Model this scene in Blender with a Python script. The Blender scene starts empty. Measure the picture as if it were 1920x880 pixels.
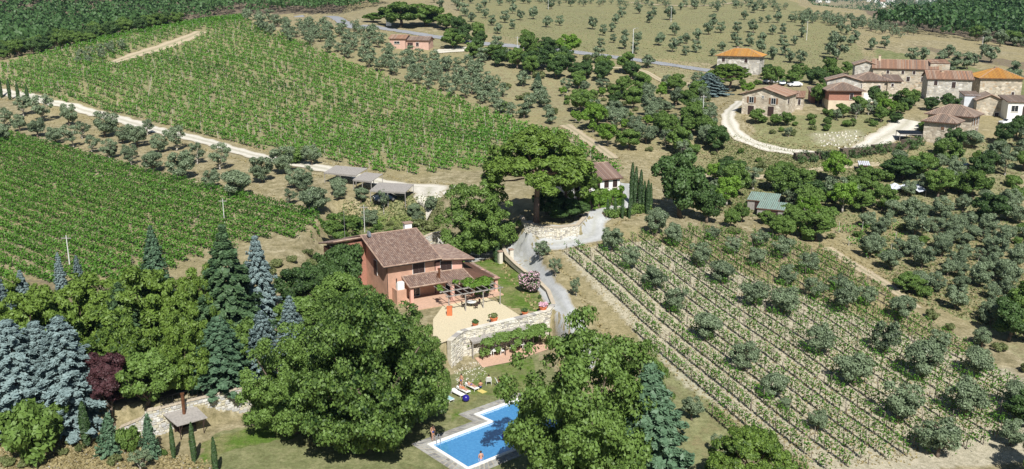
import bpy, bmesh, math, random
import numpy as np
from mathutils import Vector, Matrix
sc = bpy.context.scene
COL = sc.collection
rnd = random.Random(7)
R = np.random.default_rng(11)
PI = math.pi
# ------------------------------------------------------------------ camera
F, PITCH, CAMZ = 1740.0, math.radians(14.8), 45.0
cam = bpy.data.objects.new('camera', bpy.data.cameras.new('camera'))
COL.objects.link(cam); sc.camera = cam
cam.data.sensor_width = 36.0
cam.data.lens = 36.0 * F / 1920.0
cam.data.clip_start = 1.0; cam.data.clip_end = 30000.0
cam.location = (0, 0, CAMZ)
cam.rotation_euler = (PI / 2 - PITCH, 0, 0)
# ------------------------------------------------------------------ sky and sun
SUN_AZ, SUN_EL = math.radians(170.0), math.radians(47.0)
w = bpy.data.worlds.new('World'); sc.world = w; w.use_nodes = True
nt = w.node_tree; bg = nt.nodes['Background']
sky = nt.nodes.new('ShaderNodeTexSky'); sky.sky_type = 'NISHITA'; sky.sun_disc = False
sky.sun_elevation = SUN_EL; sky.sun_rotation = SUN_AZ
sky.air_density = 1.0; sky.dust_density = 0.6
nt.links.new(sky.outputs[0], bg.inputs[0]); bg.inputs[1].default_value = 0.05
sun = bpy.data.objects.new('sun', bpy.data.lights.new('sun', 'SUN')); COL.objects.link(sun)
sun.data.energy = 5.0; sun.data.angle = math.radians(0.5); sun.data.color = (1.0, 0.965, 0.9)
sd = Vector((math.sin(SUN_AZ) * math.cos(SUN_EL), math.cos(SUN_AZ) * math.cos(SUN_EL), math.sin(SUN_EL)))
sun.rotation_euler = sd.to_track_quat('Z', 'Y').to_euler(); sun.location = sd * 200
sc.view_settings.view_transform = 'Standard'; sc.view_settings.look = 'None'
sc.view_settings.exposure = 0.34; sc.view_settings.gamma = 1.0
# ------------------------------------------------------------------ projection helpers (world <-> photograph, for measuring)
CP_, SP_ = math.cos(PITCH), math.sin(PITCH)
def ray(u, v):
    xc = (np.asarray(u, float) - 960) / F; yc = (440 - np.asarray(v, float)) / F
    return xc, CP_ + yc * SP_, -SP_ + yc * CP_
def at_z(u, v, z):
    a, b, c = ray(u, v); t = (z - CAMZ) / c
    return Vector((float(a * t), float(b * t), z))
def at_y(u, v, D):
    a, b, c = ray(u, v); t = D / b
    return float(a * t), D, float(CAMZ + c * t)
def proj(x, y, z):
    x = np.asarray(x, float); y = np.asarray(y, float); z = np.asarray(z, float) - CAMZ
    d = y * CP_ - z * SP_; up = y * SP_ + z * CP_
    d = np.where(d < 1, 1, d)
    return 960 + F * x / d, 440 - F * up / d
def inpoly(px, py, poly):
    px = np.asarray(px, float); py = np.asarray(py, float); r = np.zeros(px.shape, bool)
    n = len(poly); j = n - 1
    for i in range(n):
        xi, yi = poly[i]; xj, yj = poly[j]
        c = ((yi > py) != (yj > py)) & (px < (xj - xi) * (py - yi) / ((yj - yi) or 1e-9) + xi)
        r ^= c; j = i
    return r
def segdist(px, py, poly, closed=True):
    d = np.full(np.shape(px), 1e9); n = len(poly)
    for i in range(n if closed else n - 1):
        ax, ay = poly[i]; bx, by = poly[(i + 1) % n]
        vx, vy = bx - ax, by - ay; L = vx * vx + vy * vy + 1e-9
        t = np.clip(((px - ax) * vx + (py - ay) * vy) / L, 0, 1)
        d = np.minimum(d, np.hypot(px - ax - t * vx, py - ay - t * vy))
    return d
# ------------------------------------------------------------------ terrain height field
ZP = [(0,880,0),(-300,880,0),(300,870,0),(150,805,.8),(0,740,3),(-200,700,3.2),(200,730,2.9),(350,715,3.0),(470,705,3.2),(100,600,4),(300,540,4.5),
 (0,480,4),(200,470,4.5),(340,485,4.5),(520,470,5),(0,400,5),(300,400,5.5),(580,420,6),(0,330,6.5),(300,330,7),(0,250,9),(400,370,6.5),(-300,300,8),
 (0,205,11.5),(150,212,11),(300,250,10),(420,275,9.5),(560,300,9),(700,340,8),(820,355,8),(650,400,7),(760,400,7),(700,470,5),(600,500,4.5),
 (1300,300,8.5),(1420,350,6),(1300,420,6),(1450,420,5),(1650,350,7),(1850,330,8),(1700,450,3),(1900,450,3),(1580,500,3),(1900,600,0),(2200,600,0),(1700,560,1.5),
 (1300,500,4.6),(1080,480,6),(1220,400,7.5),(1300,600,2.5),(1500,700,1),(1900,750,-1),(2200,850,-2),(1900,870,-1.5),(1500,560,3),(1560,880,-.6),
 (1120,400,8),(1040,450,6.5),(1000,520,5),(1080,590,3.6),(1200,700,1.5),(1280,860,0),(1280,990,-.5),(600,1000,-.4),(0,1000,-.5),(2000,1000,-2),(900,470,5.5),(820,450,5.8)]
ZD = [(0,120,340),(0,190,292),(150,150,292),(300,180,270),(300,110,320),(600,250,228),(600,150,280),(600,80,325),(560,35,375),(450,35,375),(250,70,345),
 (850,250,225),(900,180,265),(1000,240,230),(1150,290,200),(700,47,365),(840,77,342),(950,88,333),(1100,102,322),(1240,122,308),(750,92,325),(-250,160,330),(-250,260,250),
 (1000,0,560),(1200,2,560),(1400,5,540),(1500,12,520),(1650,40,480),(1800,65,430),(1920,85,400),(1700,70,390),(1500,60,400),(1250,60,400),(1400,120,320),(1500,130,310),
 (1430,215,225),(1560,200,235),(1700,190,250),(1900,220,230),(1380,140,300),(1800,270,205),(1500,290,200),(1365,235,218),(1200,200,255),(1080,170,275),(1300,180,265),
 (900,20,460),(750,10,470),(2200,200,240),(2200,100,380),(1880,160,275)]
XYZ = [(-260,430,14),(-120,460,22),(-330,560,30),(-150,600,38),(-30,560,40),(-260,680,48),(-480,480,25),(-480,330,14),(0,680,50),(150,680,46),(220,620,30),(260,700,15),
 (330,520,30),(350,620,52),(450,620,60),(450,470,30),(450,380,18),(-350,150,4),(350,150,0),(350,60,-4),(-350,40,-1),(0,30,-2),(0,-60,-5),(-300,-60,-5),(300,-60,-6),(450,250,10),(-480,200,6)]
pts = [tuple(at_z(u, v, z)) for u, v, z in ZP] + [at_y(u, v, D) for u, v, D in ZD] + XYZ
P3 = np.array(pts, float)
def tps(r2):
    return np.where(r2 > 0, r2 * np.log(r2 + 1e-12) * .5, 0)
sca = 100.0
A_ = P3[:, :2] / sca; n_ = len(A_)
K = tps(((A_[:, None] - A_[None]) ** 2).sum(-1)) + np.eye(n_) * 0.012
Q = np.hstack([np.ones((n_, 1)), A_])
M_ = np.block([[K, Q], [Q.T, np.zeros((3, 3))]])
sol = np.linalg.solve(M_, np.concatenate([P3[:, 2], np.zeros(3)]))
def sstep(a, b, x):
    t = np.clip((x - a) / (b - a), 0, 1); return t * t * (3 - 2 * t)
def wob(x, y, s, seed=0):
    return (np.sin(x / s + seed) * np.cos(y / s * 1.13 + seed * 2.1) + .5 * np.sin(x / s * 2.3 + 1.7 + seed) * np.cos(y / s * 1.9 + .3) + .25 * np.sin(x / s * 4.7 + y / s * 3.1 + seed))
def base_h(x, y):
    xf = x.ravel() / sca; yf = y.ravel() / sca
    out = np.empty(len(xf))
    for i in range(0, len(xf), 20000):
        a = xf[i:i + 20000, None] - A_[None, :, 0]; b = yf[i:i + 20000, None] - A_[None, :, 1]
        out[i:i + 20000] = tps(a * a + b * b) @ sol[:n_] + sol[n_] + sol[n_ + 1] * xf[i:i + 20000] + sol[n_ + 2] * yf[i:i + 20000]
    z = out.reshape(x.shape)
    # far country: wooded ridge to the left and centre, wooded hill to the right, blue hills in the gap
    gap = sstep(170, 260, x * 700 / np.maximum(y, 100)) * (1 - sstep(330, 420, x * 700 / np.maximum(y, 100)))
    ridge = 62 * (1 - gap) + 5 * gap + 6 * wob(x, y, 90)
    far = 6 + 9 * wob(x, y, 420) + 22 * sstep(4200, 6500, y) * (.6 + .5 * wob(x, y, 900, 3)) + 40 * sstep(8000, 9800, y) * (.8 + .3 * wob(x, y, 1500, 1))
    far = np.where(y < 1500, ridge * (1 - sstep(950, 1500, y)) + far * sstep(950, 1500, y), far)
    fr = sstep(600, 760, np.hypot(x * .9, y))
    z = np.clip(z, -40, 70)
    return z * (1 - fr) + far * fr
# terraces: (world polygon, level, falloff in metres)
VT = 3.3
poolL = [tuple(at_z(u, v, 0).xy) for u, v in [(440,784),(470,768),(520,745),(640,740),(820,700)]] + [tuple(at_z(u, v, VT + .35).xy) for u, v in [(846,641),(868,623),(905,614),(975,598),(1030,584)]] + [tuple(at_z(u, v, 0).xy) for u, v in [(1060,665),(1130,700),(1260,880),(1290,1000),(100,1000),(170,850),(200,822),(228,812),(297,813),(367,808),(440,784)]]
villaT = [tuple(at_z(u, v, VT).xy) for u, v in [(850,628),(905,617),(1036,596),(1040,580),(1020,545),(985,500),(950,476),(900,470),(800,420),(640,420),(560,520),(600,560),(700,620)]]
pineT = [tuple(at_z(u, v, 8.6).xy) for u, v in [(984,418),(1010,424),(1050,426),(1085,421),(1098,408),(1130,398),(1150,392),(1180,380),(1150,330),(1000,330),(960,380)]]
leftT = [tuple(at_z(u, v, 2.8).xy) for u, v in [(520,712),(472,721),(413,737),(345,753),(299,765),(276,770),(255,788),(215,780),(200,700),(470,690),(560,690)]]
TERR = [(leftT, 2.8, 5.0), (villaT, VT, 2.5), (pineT, 8.6, 1.0), (poolL, 0.0, 1.2)]
def axis(parts):
    a = []
    for s, e, st in parts:
        a += list(np.arange(s, e - 1e-6, st))
    a.append(parts[-1][1]); return np.array(a, float)
gx = axis([(-9000,-1500,900),(-1500,-500,100),(-500,-200,6),(-200,-70,2),(-70,45,.6),(45,200,2),(200,500,6),(500,1500,100),(1500,9000,900)])
gy = axis([(-600,-60,60),(-60,60,6),(60,76,1),(76,150,.6),(150,360,2),(360,800,6),(800,1600,40),(1600,4000,120),(4000,12000,500)])
GX, GY = np.meshgrid(gx, gy)
GZ = base_h(GX, GY)
GZ += np.where((GY > 60) & (GY < 600), .12 * wob(GX, GY, 6, 2), 0)
for poly, lv, fo in TERR:
    xs = [p[0] for p in poly]; ys = [p[1] for p in poly]
    m = (GX > min(xs) - fo - 1) & (GX < max(xs) + fo + 1) & (GY > min(ys) - fo - 1) & (GY < max(ys) + fo + 1)
    X, Y = GX[m], GY[m]
    d = np.where(inpoly(X, Y, poly), 0, segdist(X, Y, poly))
    wt = 1 - sstep(0, fo, d)
    GZ[m] = GZ[m] * (1 - wt) + lv * wt
def H(x, y, Z=None):
    Z = GZ if Z is None else Z
    x = np.asarray(x, float); y = np.asarray(y, float)
    i = np.clip(np.searchsorted(gx, x) - 1, 0, len(gx) - 2); j = np.clip(np.searchsorted(gy, y) - 1, 0, len(gy) - 2)
    a = np.clip((x - gx[i]) / (gx[i + 1] - gx[i]), 0, 1); b = np.clip((y - gy[j]) / (gy[j + 1] - gy[j]), 0, 1)
    return (Z[j, i] * (1 - a) + Z[j, i + 1] * a) * (1 - b) + (Z[j + 1, i] * (1 - a) + Z[j + 1, i + 1] * a) * b
_T = 45 * 1.004 ** np.arange(1250)
def hits(us, vs):
    a, b, c = ray(np.asarray(us, float)[:, None], np.asarray(vs, float)[:, None])
    x = a * _T; y = b * _T; z = CAMZ + c * _T
    g = z - H(x, y) < 0
    k = np.where(g.any(1), g.argmax(1), len(_T) - 1)
    lo = _T[np.maximum(k - 1, 0)]; hi = _T[k]
    a, b, c = a[:, 0], b[:, 0], c[:, 0]
    for _ in range(14):
        m = (lo + hi) / 2; below = CAMZ + c * m < H(a * m, b * m)
        hi = np.where(below, m, hi); lo = np.where(below, lo, m)
    return np.stack([a * hi, b * hi, H(a * hi, b * hi)], 1)
def hit(u, v):
    return Vector(hits([u], [v])[0])
# ------------------------------------------------------------------ materials
def newmat(name):
    m = bpy.data.materials.new(name); m.use_nodes = True
    nt = m.node_tree; return m, nt, nt.nodes['Principled BSDF']
def N(nt, t, **k):
    n = nt.nodes.new(t)
    for a, b in k.items(): setattr(n, a, b)
    return n
def ramp(nt, fac, stops):
    r = N(nt, 'ShaderNodeValToRGB'); e = r.color_ramp.elements
    while len(e) < len(stops): e.new(.5)
    for i, (p, c) in enumerate(stops): e[i].position = p; e[i].color = (*c, 1)
    nt.links.new(fac, r.inputs[0]); return r.outputs[0]
def noise(nt, scale, detail=4, co=None, rough=.6):
    n = N(nt, 'ShaderNodeTexNoise'); n.inputs['Scale'].default_value = scale; n.inputs['Detail'].default_value = detail; n.inputs['Roughness'].default_value = rough
    if co is None:
        g = N(nt, 'ShaderNodeNewGeometry'); co = g.outputs['Position']
    nt.links.new(co, n.inputs['Vector']); return n.outputs['Fac']
def mix(nt, f, a, b, mode='MIX'):
    m = N(nt, 'ShaderNodeMix', data_type='RGBA', blend_type=mode)
    for s, v in ((0, f), (6, a), (7, b)):
        if isinstance(v, (int, float)): m.inputs[s].default_value = v
        elif isinstance(v, tuple): m.inputs[s].default_value = (*v, 1)
        else: nt.links.new(v, m.inputs[s])
    return m.outputs[2]
def bump(nt, bs, h, strength=.4, dist=.1):
    b = N(nt, 'ShaderNodeBump'); b.inputs['Strength'].default_value = strength; b.inputs['Distance'].default_value = dist
    nt.links.new(h, b.inputs['Height']); nt.links.new(b.outputs[0], bs.inputs['Normal'])
def plain(name, c, rough=.8, var=.15, scale=3.0, metal=0, bmp=0):
    m, nt, bs = newmat(name)
    f = noise(nt, scale)
    lo = tuple(x * (1 - var) for x in c); hi = tuple(min(1, x * (1 + var)) for x in c)
    nt.links.new(ramp(nt, f, [(.3, lo), (.7, hi)]), bs.inputs['Base Color'])
    bs.inputs['Roughness'].default_value = rough; bs.inputs['Metallic'].default_value = metal
    if bmp: bump(nt, bs, noise(nt, scale * 8), bmp, .05)
    return m
def island(name, cols, rough=.85, nscale=6.0, bmp=.3):
    "a colour per separate piece"
    m, nt, bs = newmat(name)
    g = N(nt, 'ShaderNodeNewGeometry')
    k = len(cols); c = ramp(nt, g.outputs['Random Per Island'], [((i + .5) / k, c) for i, c in enumerate(cols)])
    f = noise(nt, nscale)
    c = mix(nt, .35, c, ramp(nt, f, [(.3, (.55, .55, .55)), (.7, (1, 1, 1))]), 'MULTIPLY')
    nt.links.new(c, bs.inputs['Base Color']); bs.inputs['Roughness'].default_value = rough
    if bmp: bump(nt, bs, noise(nt, nscale * 4), bmp, .04)
    return m
def leafmat(name, lo, hi, trans=.22, clump=.9, rough=.55):
    m, nt, bs = newmat(name)
    g = N(nt, 'ShaderNodeNewGeometry'); oi = N(nt, 'ShaderNodeObjectInfo')
    tc = N(nt, 'ShaderNodeTexCoord')
    f = noise(nt, clump, 3, tc.outputs['Object'])
    a = N(nt, 'ShaderNodeMath', operation='MULTIPLY_ADD'); nt.links.new(g.outputs['Random Per Island'], a.inputs[0]); a.inputs[1].default_value = .55; nt.links.new(f, a.inputs[2])
    b = N(nt, 'ShaderNodeMath', operation='MULTIPLY_ADD'); nt.links.new(oi.outputs['Random'], b.inputs[0]); b.inputs[1].default_value = .42; nt.links.new(a.outputs[0], b.inputs[2])
    c = ramp(nt, b.outputs[0], [(.45, lo), (1.12, hi)])
    nt.links.new(c, bs.inputs['Base Color']); bs.inputs['Roughness'].default_value = rough
    bs.inputs['Specular IOR Level'].default_value = .35
    tr = N(nt, 'ShaderNodeBsdfTranslucent'); nt.links.new(mix(nt, .5, c, (hi[0] * 1.3, hi[1] * 1.5, hi[2] * .5)), tr.inputs[0])
    mx = N(nt, 'ShaderNodeMixShader'); mx.inputs[0].default_value = trans
    nt.links.new(bs.outputs[0], mx.inputs[1]); nt.links.new(tr.outputs[0], mx.inputs[2])
    nt.links.new(mx.outputs[0], nt.nodes['Material Output'].inputs[0])
    return m
def rubble(name, cols, scale=2.2, mortar=(.5, .45, .36), z=1.0):
    m, nt, bs = newmat(name)
    g = N(nt, 'ShaderNodeNewGeometry'); mp = N(nt, 'ShaderNodeMapping'); mp.inputs['Scale'].default_value = (1, 1, 1.6 * z)
    nt.links.new(g.outputs['Position'], mp.inputs[0])
    v = N(nt, 'ShaderNodeTexVoronoi'); v.inputs['Scale'].default_value = scale; nt.links.new(mp.outputs[0], v.inputs['Vector'])
    e = N(nt, 'ShaderNodeTexVoronoi', feature='DISTANCE_TO_EDGE'); e.inputs['Scale'].default_value = scale; nt.links.new(mp.outputs[0], e.inputs['Vector'])
    sp = N(nt, 'ShaderNodeSeparateColor'); nt.links.new(v.outputs['Color'], sp.inputs[0])
    k = len(cols); c = ramp(nt, sp.outputs[0], [((i + .5) / k, c) for i, c in enumerate(cols)])
    er = ramp(nt, e.outputs['Distance'], [(.02, (0, 0, 0)), (.08, (1, 1, 1))])
    c = mix(nt, er, mortar, c); c = mix(nt, .45, c, ramp(nt, noise(nt, .5, 5), [(.35, (.5, .47, .42)), (.65, (1, 1, 1))]), 'MULTIPLY')
    nt.links.new(c, bs.inputs['Base Color']); bs.inputs['Roughness'].default_value = .9
    bump(nt, bs, e.outputs['Distance'], .7, .08)
    return m
M = {}
M['olive'] = leafmat('olive_leaf', (.009, .024, .010), (.185, .245, .14), .12, 1.0, .5)
M['green'] = leafmat('broad_leaf', (.006, .028, .004), (.14, .23, .05), .2, .6)
M['bright'] = leafmat('bright_leaf', (.04, .1, .01), (.17, .30, .04), .25, .6)
M['dark'] = leafmat('dark_leaf', (.009, .027, .008), (.07, .13, .035), .12, .6)
M['pine'] = leafmat('pine_needles', (.022, .055, .008), (.135, .215, .035), .12, .5)
M['spruce'] = leafmat('blue_spruce_needles', (.022, .046, .044), (.21, .29, .29), .05, 1.2)
M['fir'] = leafmat('green_fir_needles', (.02, .05, .025), (.095, .17, .095), .06, 1.0)
M['cedar'] = leafmat('cedar_needles', (.015, .042, .018), (.085, .15, .065), .06, .8)
M['cypress'] = leafmat('cypress_leaf', (.01, .03, .008), (.05, .095, .03), .05, 1.5)
M['plum'] = leafmat('plum_leaf', (.02, .008, .01), (.085, .035, .04), .12, .8)
M['vine'] = leafmat('vine_leaf', (.015, .07, .006), (.11, .26, .03), .22, .35)
M['vinedark'] = leafmat('vine_leaf_dense', (.014, .06, .006), (.10, .23, .028), .22, .3)
M['oleander'] = leafmat('oleander_leaf', (.03, .07, .02), (.08, .13, .05), .1)
M['pink'] = leafmat('pink_blossom', (.45, .2, .28), (.75, .5, .6), .2)
M['scrub'] = leafmat('scrub_leaf', (.05, .075, .02), (.16, .19, .07), .12, .8)
M['straw'] = leafmat('dry_grass', (.16, .13, .06), (.36, .3, .15), .2, .8)
M['bark'] = plain('bark', (.13, .1, .075), .9, .35, 6)
M['barkpale'] = plain('pale_bark', (.36, .33, .29), .9, .25, 6)
M['barkpine'] = plain('pine_bark', (.22, .15, .12), .9, .3, 5)
M['post'] = plain('weathered_post', (.2, .17, .14), .85, .3, 4)
M['concretepost'] = plain('concrete_post', (.55, .54, .5), .8, .1, 4)
M['pole'] = plain('pale_pole', (.62, .62, .6), .6, .06, 2)
M['tile'] = island('roof_tile_brown', [(.22, .145, .115), (.3, .21, .17), (.26, .18, .145), (.36, .27, .22), (.2, .14, .12)], .85, 3)
M['tilegrey'] = island('roof_tile_weathered', [(.2, .15, .12), (.27, .2, .155), (.16, .13, .11), (.34, .25, .19), (.24, .19, .16)], .9, 1.2)
M['tilered'] = island('roof_tile_red', [(.34, .19, .12), (.27, .17, .12), (.42, .24, .15), (.22, .16, .13), (.38, .27, .2)], .85, 1.2)
M['tileorange'] = island('roof_tile_orange', [(.5, .24, .04), (.42, .2, .04), (.56, .3, .06), (.46, .25, .07)], .85, 1.2)
M['ridgetile'] = island('ridge_tile', [(.4, .27, .2), (.33, .22, .17), (.45, .33, .25)], .85, 4)
M['salmon'] = plain('salmon_plaster', (.50, .30, .215), .85, .2, .7, bmp=.1)
M['salmonlight'] = plain('pink_plaster', (.62, .36, .29), .85, .14, .7, bmp=.1)
M['cream'] = plain('cream_plaster', (.6, .5, .37), .85, .12, .8, bmp=.1)
M['white'] = plain('white_paint', (.78, .78, .76), .5, .04, 2)
M['fabricwhite'] = plain('white_cloth', (.75, .75, .74), .9, .06, 6)
M['redbrick'] = plain('red_brick', (.36, .17, .12), .85, .18, 5, bmp=.2)
M['pinkwall'] = plain('pale_pink_wall', (.55, .36, .29), .85, .1, 1)
M['wood'] = plain('dark_shutter_wood', (.045, .025, .022), .6, .3, 8)
M['woodbrown'] = plain('brown_wood', (.2, .11, .06), .7, .3, 6)
M['soffit'] = plain('eave_wood', (.12, .06, .04), .8, .2, 4)
M['beam'] = plain('grey_beam', (.3, .28, .26), .8, .2, 4)
M['metal'] = plain('dark_metal', (.03, .03, .035), .4, .1, 3, .7)
M['copper'] = plain('rusty_flue', (.2, .09, .05), .5, .3, 4, .5)
M['steel'] = plain('pale_steel', (.5, .52, .54), .35, .1, 3, .8)
M['stone'] = rubble('rubble_stone', [(.38, .34, .27), (.58, .52, .42), (.28, .25, .2), (.68, .62, .52), (.46, .36, .25)], 1.35)
M['stonegrey'] = rubble('grey_rubble_stone', [(.44, .43, .4), (.58, .57, .54), (.3, .29, .28), (.7, .69, .66)], 1.35)
M['stonewarm'] = rubble('warm_rubble_stone', [(.52, .44, .34), (.66, .58, .46), (.4, .34, .27), (.74, .67, .56)], 1.35)
M['wallpale'] = island('pale_wall_stone', [(.72, .69, .6), (.8, .77, .7), (.62, .58, .5), (.76, .71, .58), (.4, .38, .36)], .9, 5, .5)
M['wallgrey'] = island('grey_wall_stone', [(.5, .5, .48), (.62, .61, .58), (.42, .42, .42), (.6, .55, .4), (.7, .69, .66)], .9, 5, .5)
M['mortar'] = plain('mortar', (.4, .37, .3), .95, .2, 3)
M['coping'] = plain('coping_stone', (.5, .43, .33), .85, .15, 3, bmp=.2)
M['paving'] = island('crazy_paving', [(.22, .22, .22), (.34, .34, .33), (.42, .42, .4), (.27, .26, .25)], .85, 4, .3)
M['poolwhite'] = plain('pool_coping', (.8, .8, .77), .5, .04, 3)
M['tarp'] = plain('pale_tarp', (.6, .63, .68), .5, .12, 1.2)
M['greenroof'] = plain('green_sheet_roof', (.22, .32, .28), .5, .2, 2)
M['glass'], _n, _b = newmat('window_glass'); _b.inputs['Base Color'].default_value = (.02, .025, .03, 1); _b.inputs['Roughness'].default_value = .08
M['terracotta'] = plain('terracotta', (.55, .16, .06), .8, .12, 4)
M['patio'] = plain('terracotta_floor', (.55, .36, .26), .85, .12, 3)
M['skin'] = plain('skin', (.52, .28, .18), .5, .06, 5)
M['hair'] = plain('hair', (.03, .018, .012), .6, .2, 9)
M['swimblue'] = plain('blue_swimwear', (.03, .06, .25), .7, .1, 9)
M['swimred'] = plain('orange_swimwear', (.6, .15, .04), .7, .1, 9)
M['tube'] = plain('blue_rubber', (.02, .015, .22), .3, .1, 9)
M['towel'] = plain('teal_towel', (.35, .55, .58), .9, .1, 9)
M['yellowtowel'] = plain('yellow_towel', (.6, .5, .15), .9, .1, 9)
M['carblue'] = plain('dark_blue_car_paint', (.02, .035, .06), .15, .05, 2, .3)
M['carsilver'] = plain('silver_car_paint', (.42, .47, .52), .25, .05, 2, .5)
M['carwhite'] = plain('white_car_paint', (.75, .77, .8), .25, .03, 2)
M['rubber'] = plain('tyre_rubber', (.015, .015, .015), .85, .1, 2)
M['lampglobe'] = plain('white_globe', (.8, .8, .78), .3, .02, 2)
M['soilpile'] = plain('pale_rubble', (.34, .33, .31), .9, .25, 1.5, bmp=.6)
# ------------------------------------------------------------------ mesh helpers
def link(name, me, parent=None):
    o = bpy.data.objects.new(name, me); COL.objects.link(o)
    if parent: o.parent = parent
    return o
def npmesh(name, V, Fq, mats, mi=None, smooth=False):
    V = np.asarray(V, np.float32); Fq = np.asarray(Fq, np.int32); k = Fq.shape[1]
    me = bpy.data.meshes.new(name)
    me.vertices.add(len(V)); me.vertices.foreach_set('co', V.ravel())
    me.loops.add(Fq.size); me.loops.foreach_set('vertex_index', Fq.ravel())
    me.polygons.add(len(Fq)); me.polygons.foreach_set('loop_start', np.arange(0, Fq.size, k, dtype=np.int32))
    for m in mats: me.materials.append(m)
    if mi is not None: me.polygons.foreach_set('material_index', np.asarray(mi, np.int32))
    if smooth: me.polygons.foreach_set('use_smooth', np.ones(len(Fq), bool))
    me.update(calc_edges=True); return me
def tag(o, label=None, cat=None, group=None, kind=None):
    if label: o['label'] = label
    if cat: o['category'] = cat
    if group: o['group'] = group
    if kind: o['kind'] = kind
    return o
def empty(name, loc, rz=0, label=None, cat=None, group=None, s=None):
    o = link(name, None); o.location = loc; o.rotation_euler[2] = rz
    if s: o.scale = s
    return tag(o, label, cat, group)
class MB:
    def __init__(s): s.v = []; s.f = []; s.m = []
    def add(s, vs, fs, m=0):
        k = len(s.v); s.v += [tuple(p) for p in vs]; s.f += [tuple(i + k for i in f) for f in fs]; s.m += [m] * len(fs); return s
    def box(s, x0, x1, y0, y1, z0, z1, m=0):
        return s.add([(x0,y0,z0),(x1,y0,z0),(x1,y1,z0),(x0,y1,z0),(x0,y0,z1),(x1,y0,z1),(x1,y1,z1),(x0,y1,z1)],
                     [(0,3,2,1),(4,5,6,7),(0,1,5,4),(1,2,6,5),(2,3,7,6),(3,0,4,7)], m)
    def bar(s, a, b, r=.05, n=6, r2=None, m=0):
        a = Vector(a); b = Vector(b); d = (b - a).normalized(); u = d.orthogonal().normalized(); w_ = d.cross(u); r2 = r if r2 is None else r2
        vs = [a + (u * math.cos(2*PI*i/n) + w_ * math.sin(2*PI*i/n)) * r for i in range(n)] + [b + (u * math.cos(2*PI*i/n) + w_ * math.sin(2*PI*i/n)) * r2 for i in range(n)]
        return s.add(vs, [(i, (i+1) % n, n + (i+1) % n, n + i) for i in range(n)] + [tuple(range(n))[::-1], tuple(range(n, 2*n))], m)
    def path(s, ps, rs, n=6, m=0):
        for i in range(len(ps) - 1): s.bar(ps[i], ps[i+1], rs[i], n, rs[i+1], m)
        return s
    def slab(s, poly, t=.15, m=0):
        "planar polygon (counter-clockwise from above) thickened downwards"
        n = len(poly); lo = [(p[0], p[1], p[2] - t) for p in poly]
        return s.add(list(poly) + lo, [tuple(range(n)), tuple(range(n, 2*n))[::-1]] + [((i+1) % n, i, n + i, n + (i+1) % n) for i in range(n)], m)
    def ball(s, c, r, n=10, k=6, m=0):
        vs = []; fs = []
        rr = r if isinstance(r, (tuple, list)) else (r, r, r)
        for j in range(k + 1):
            t = PI * j / k
            for i in range(n): vs.append((c[0] + rr[0]*math.sin(t)*math.cos(2*PI*i/n), c[1] + rr[1]*math.sin(t)*math.sin(2*PI*i/n), c[2] + rr[2]*math.cos(t)))
        for j in range(k):
            for i in range(n): fs.append((j*n+i, (j+1)*n+i, (j+1)*n+(i+1) % n, j*n+(i+1) % n))
        return s.add(vs, fs, m)
    def torus(s, c, R_, r, n=16, k=8, m=0):
        vs = []; fs = []
        for i in range(n):
            a = 2*PI*i/n
            for j in range(k):
                b = 2*PI*j/k; vs.append((c[0] + (R_ + r*math.cos(b))*math.cos(a), c[1] + (R_ + r*math.cos(b))*math.sin(a), c[2] + r*math.sin(b)))
        for i in range(n):
            for j in range(k): fs.append((i*k+j, ((i+1) % n)*k+j, ((i+1) % n)*k+(j+1) % k, i*k+(j+1) % k))
        return s.add(vs, fs, m)
    def mesh(s, name, mats, smooth=False):
        me = bpy.data.meshes.new(name); me.from_pydata(s.v, [], s.f)
        for m in (mats if isinstance(mats, (list, tuple)) else [mats]): me.materials.append(M[m] if isinstance(m, str) else m)
        me.polygons.foreach_set('material_index', s.m)
        if smooth: me.polygons.foreach_set('use_smooth', [True] * len(s.f))
        me.update(); return me
    def build(s, name, mats, parent=None, smooth=False, kind=None):
        o = link(name, s.mesh(name, mats, smooth), parent)
        if kind: o['kind'] = kind
        return o
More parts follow.
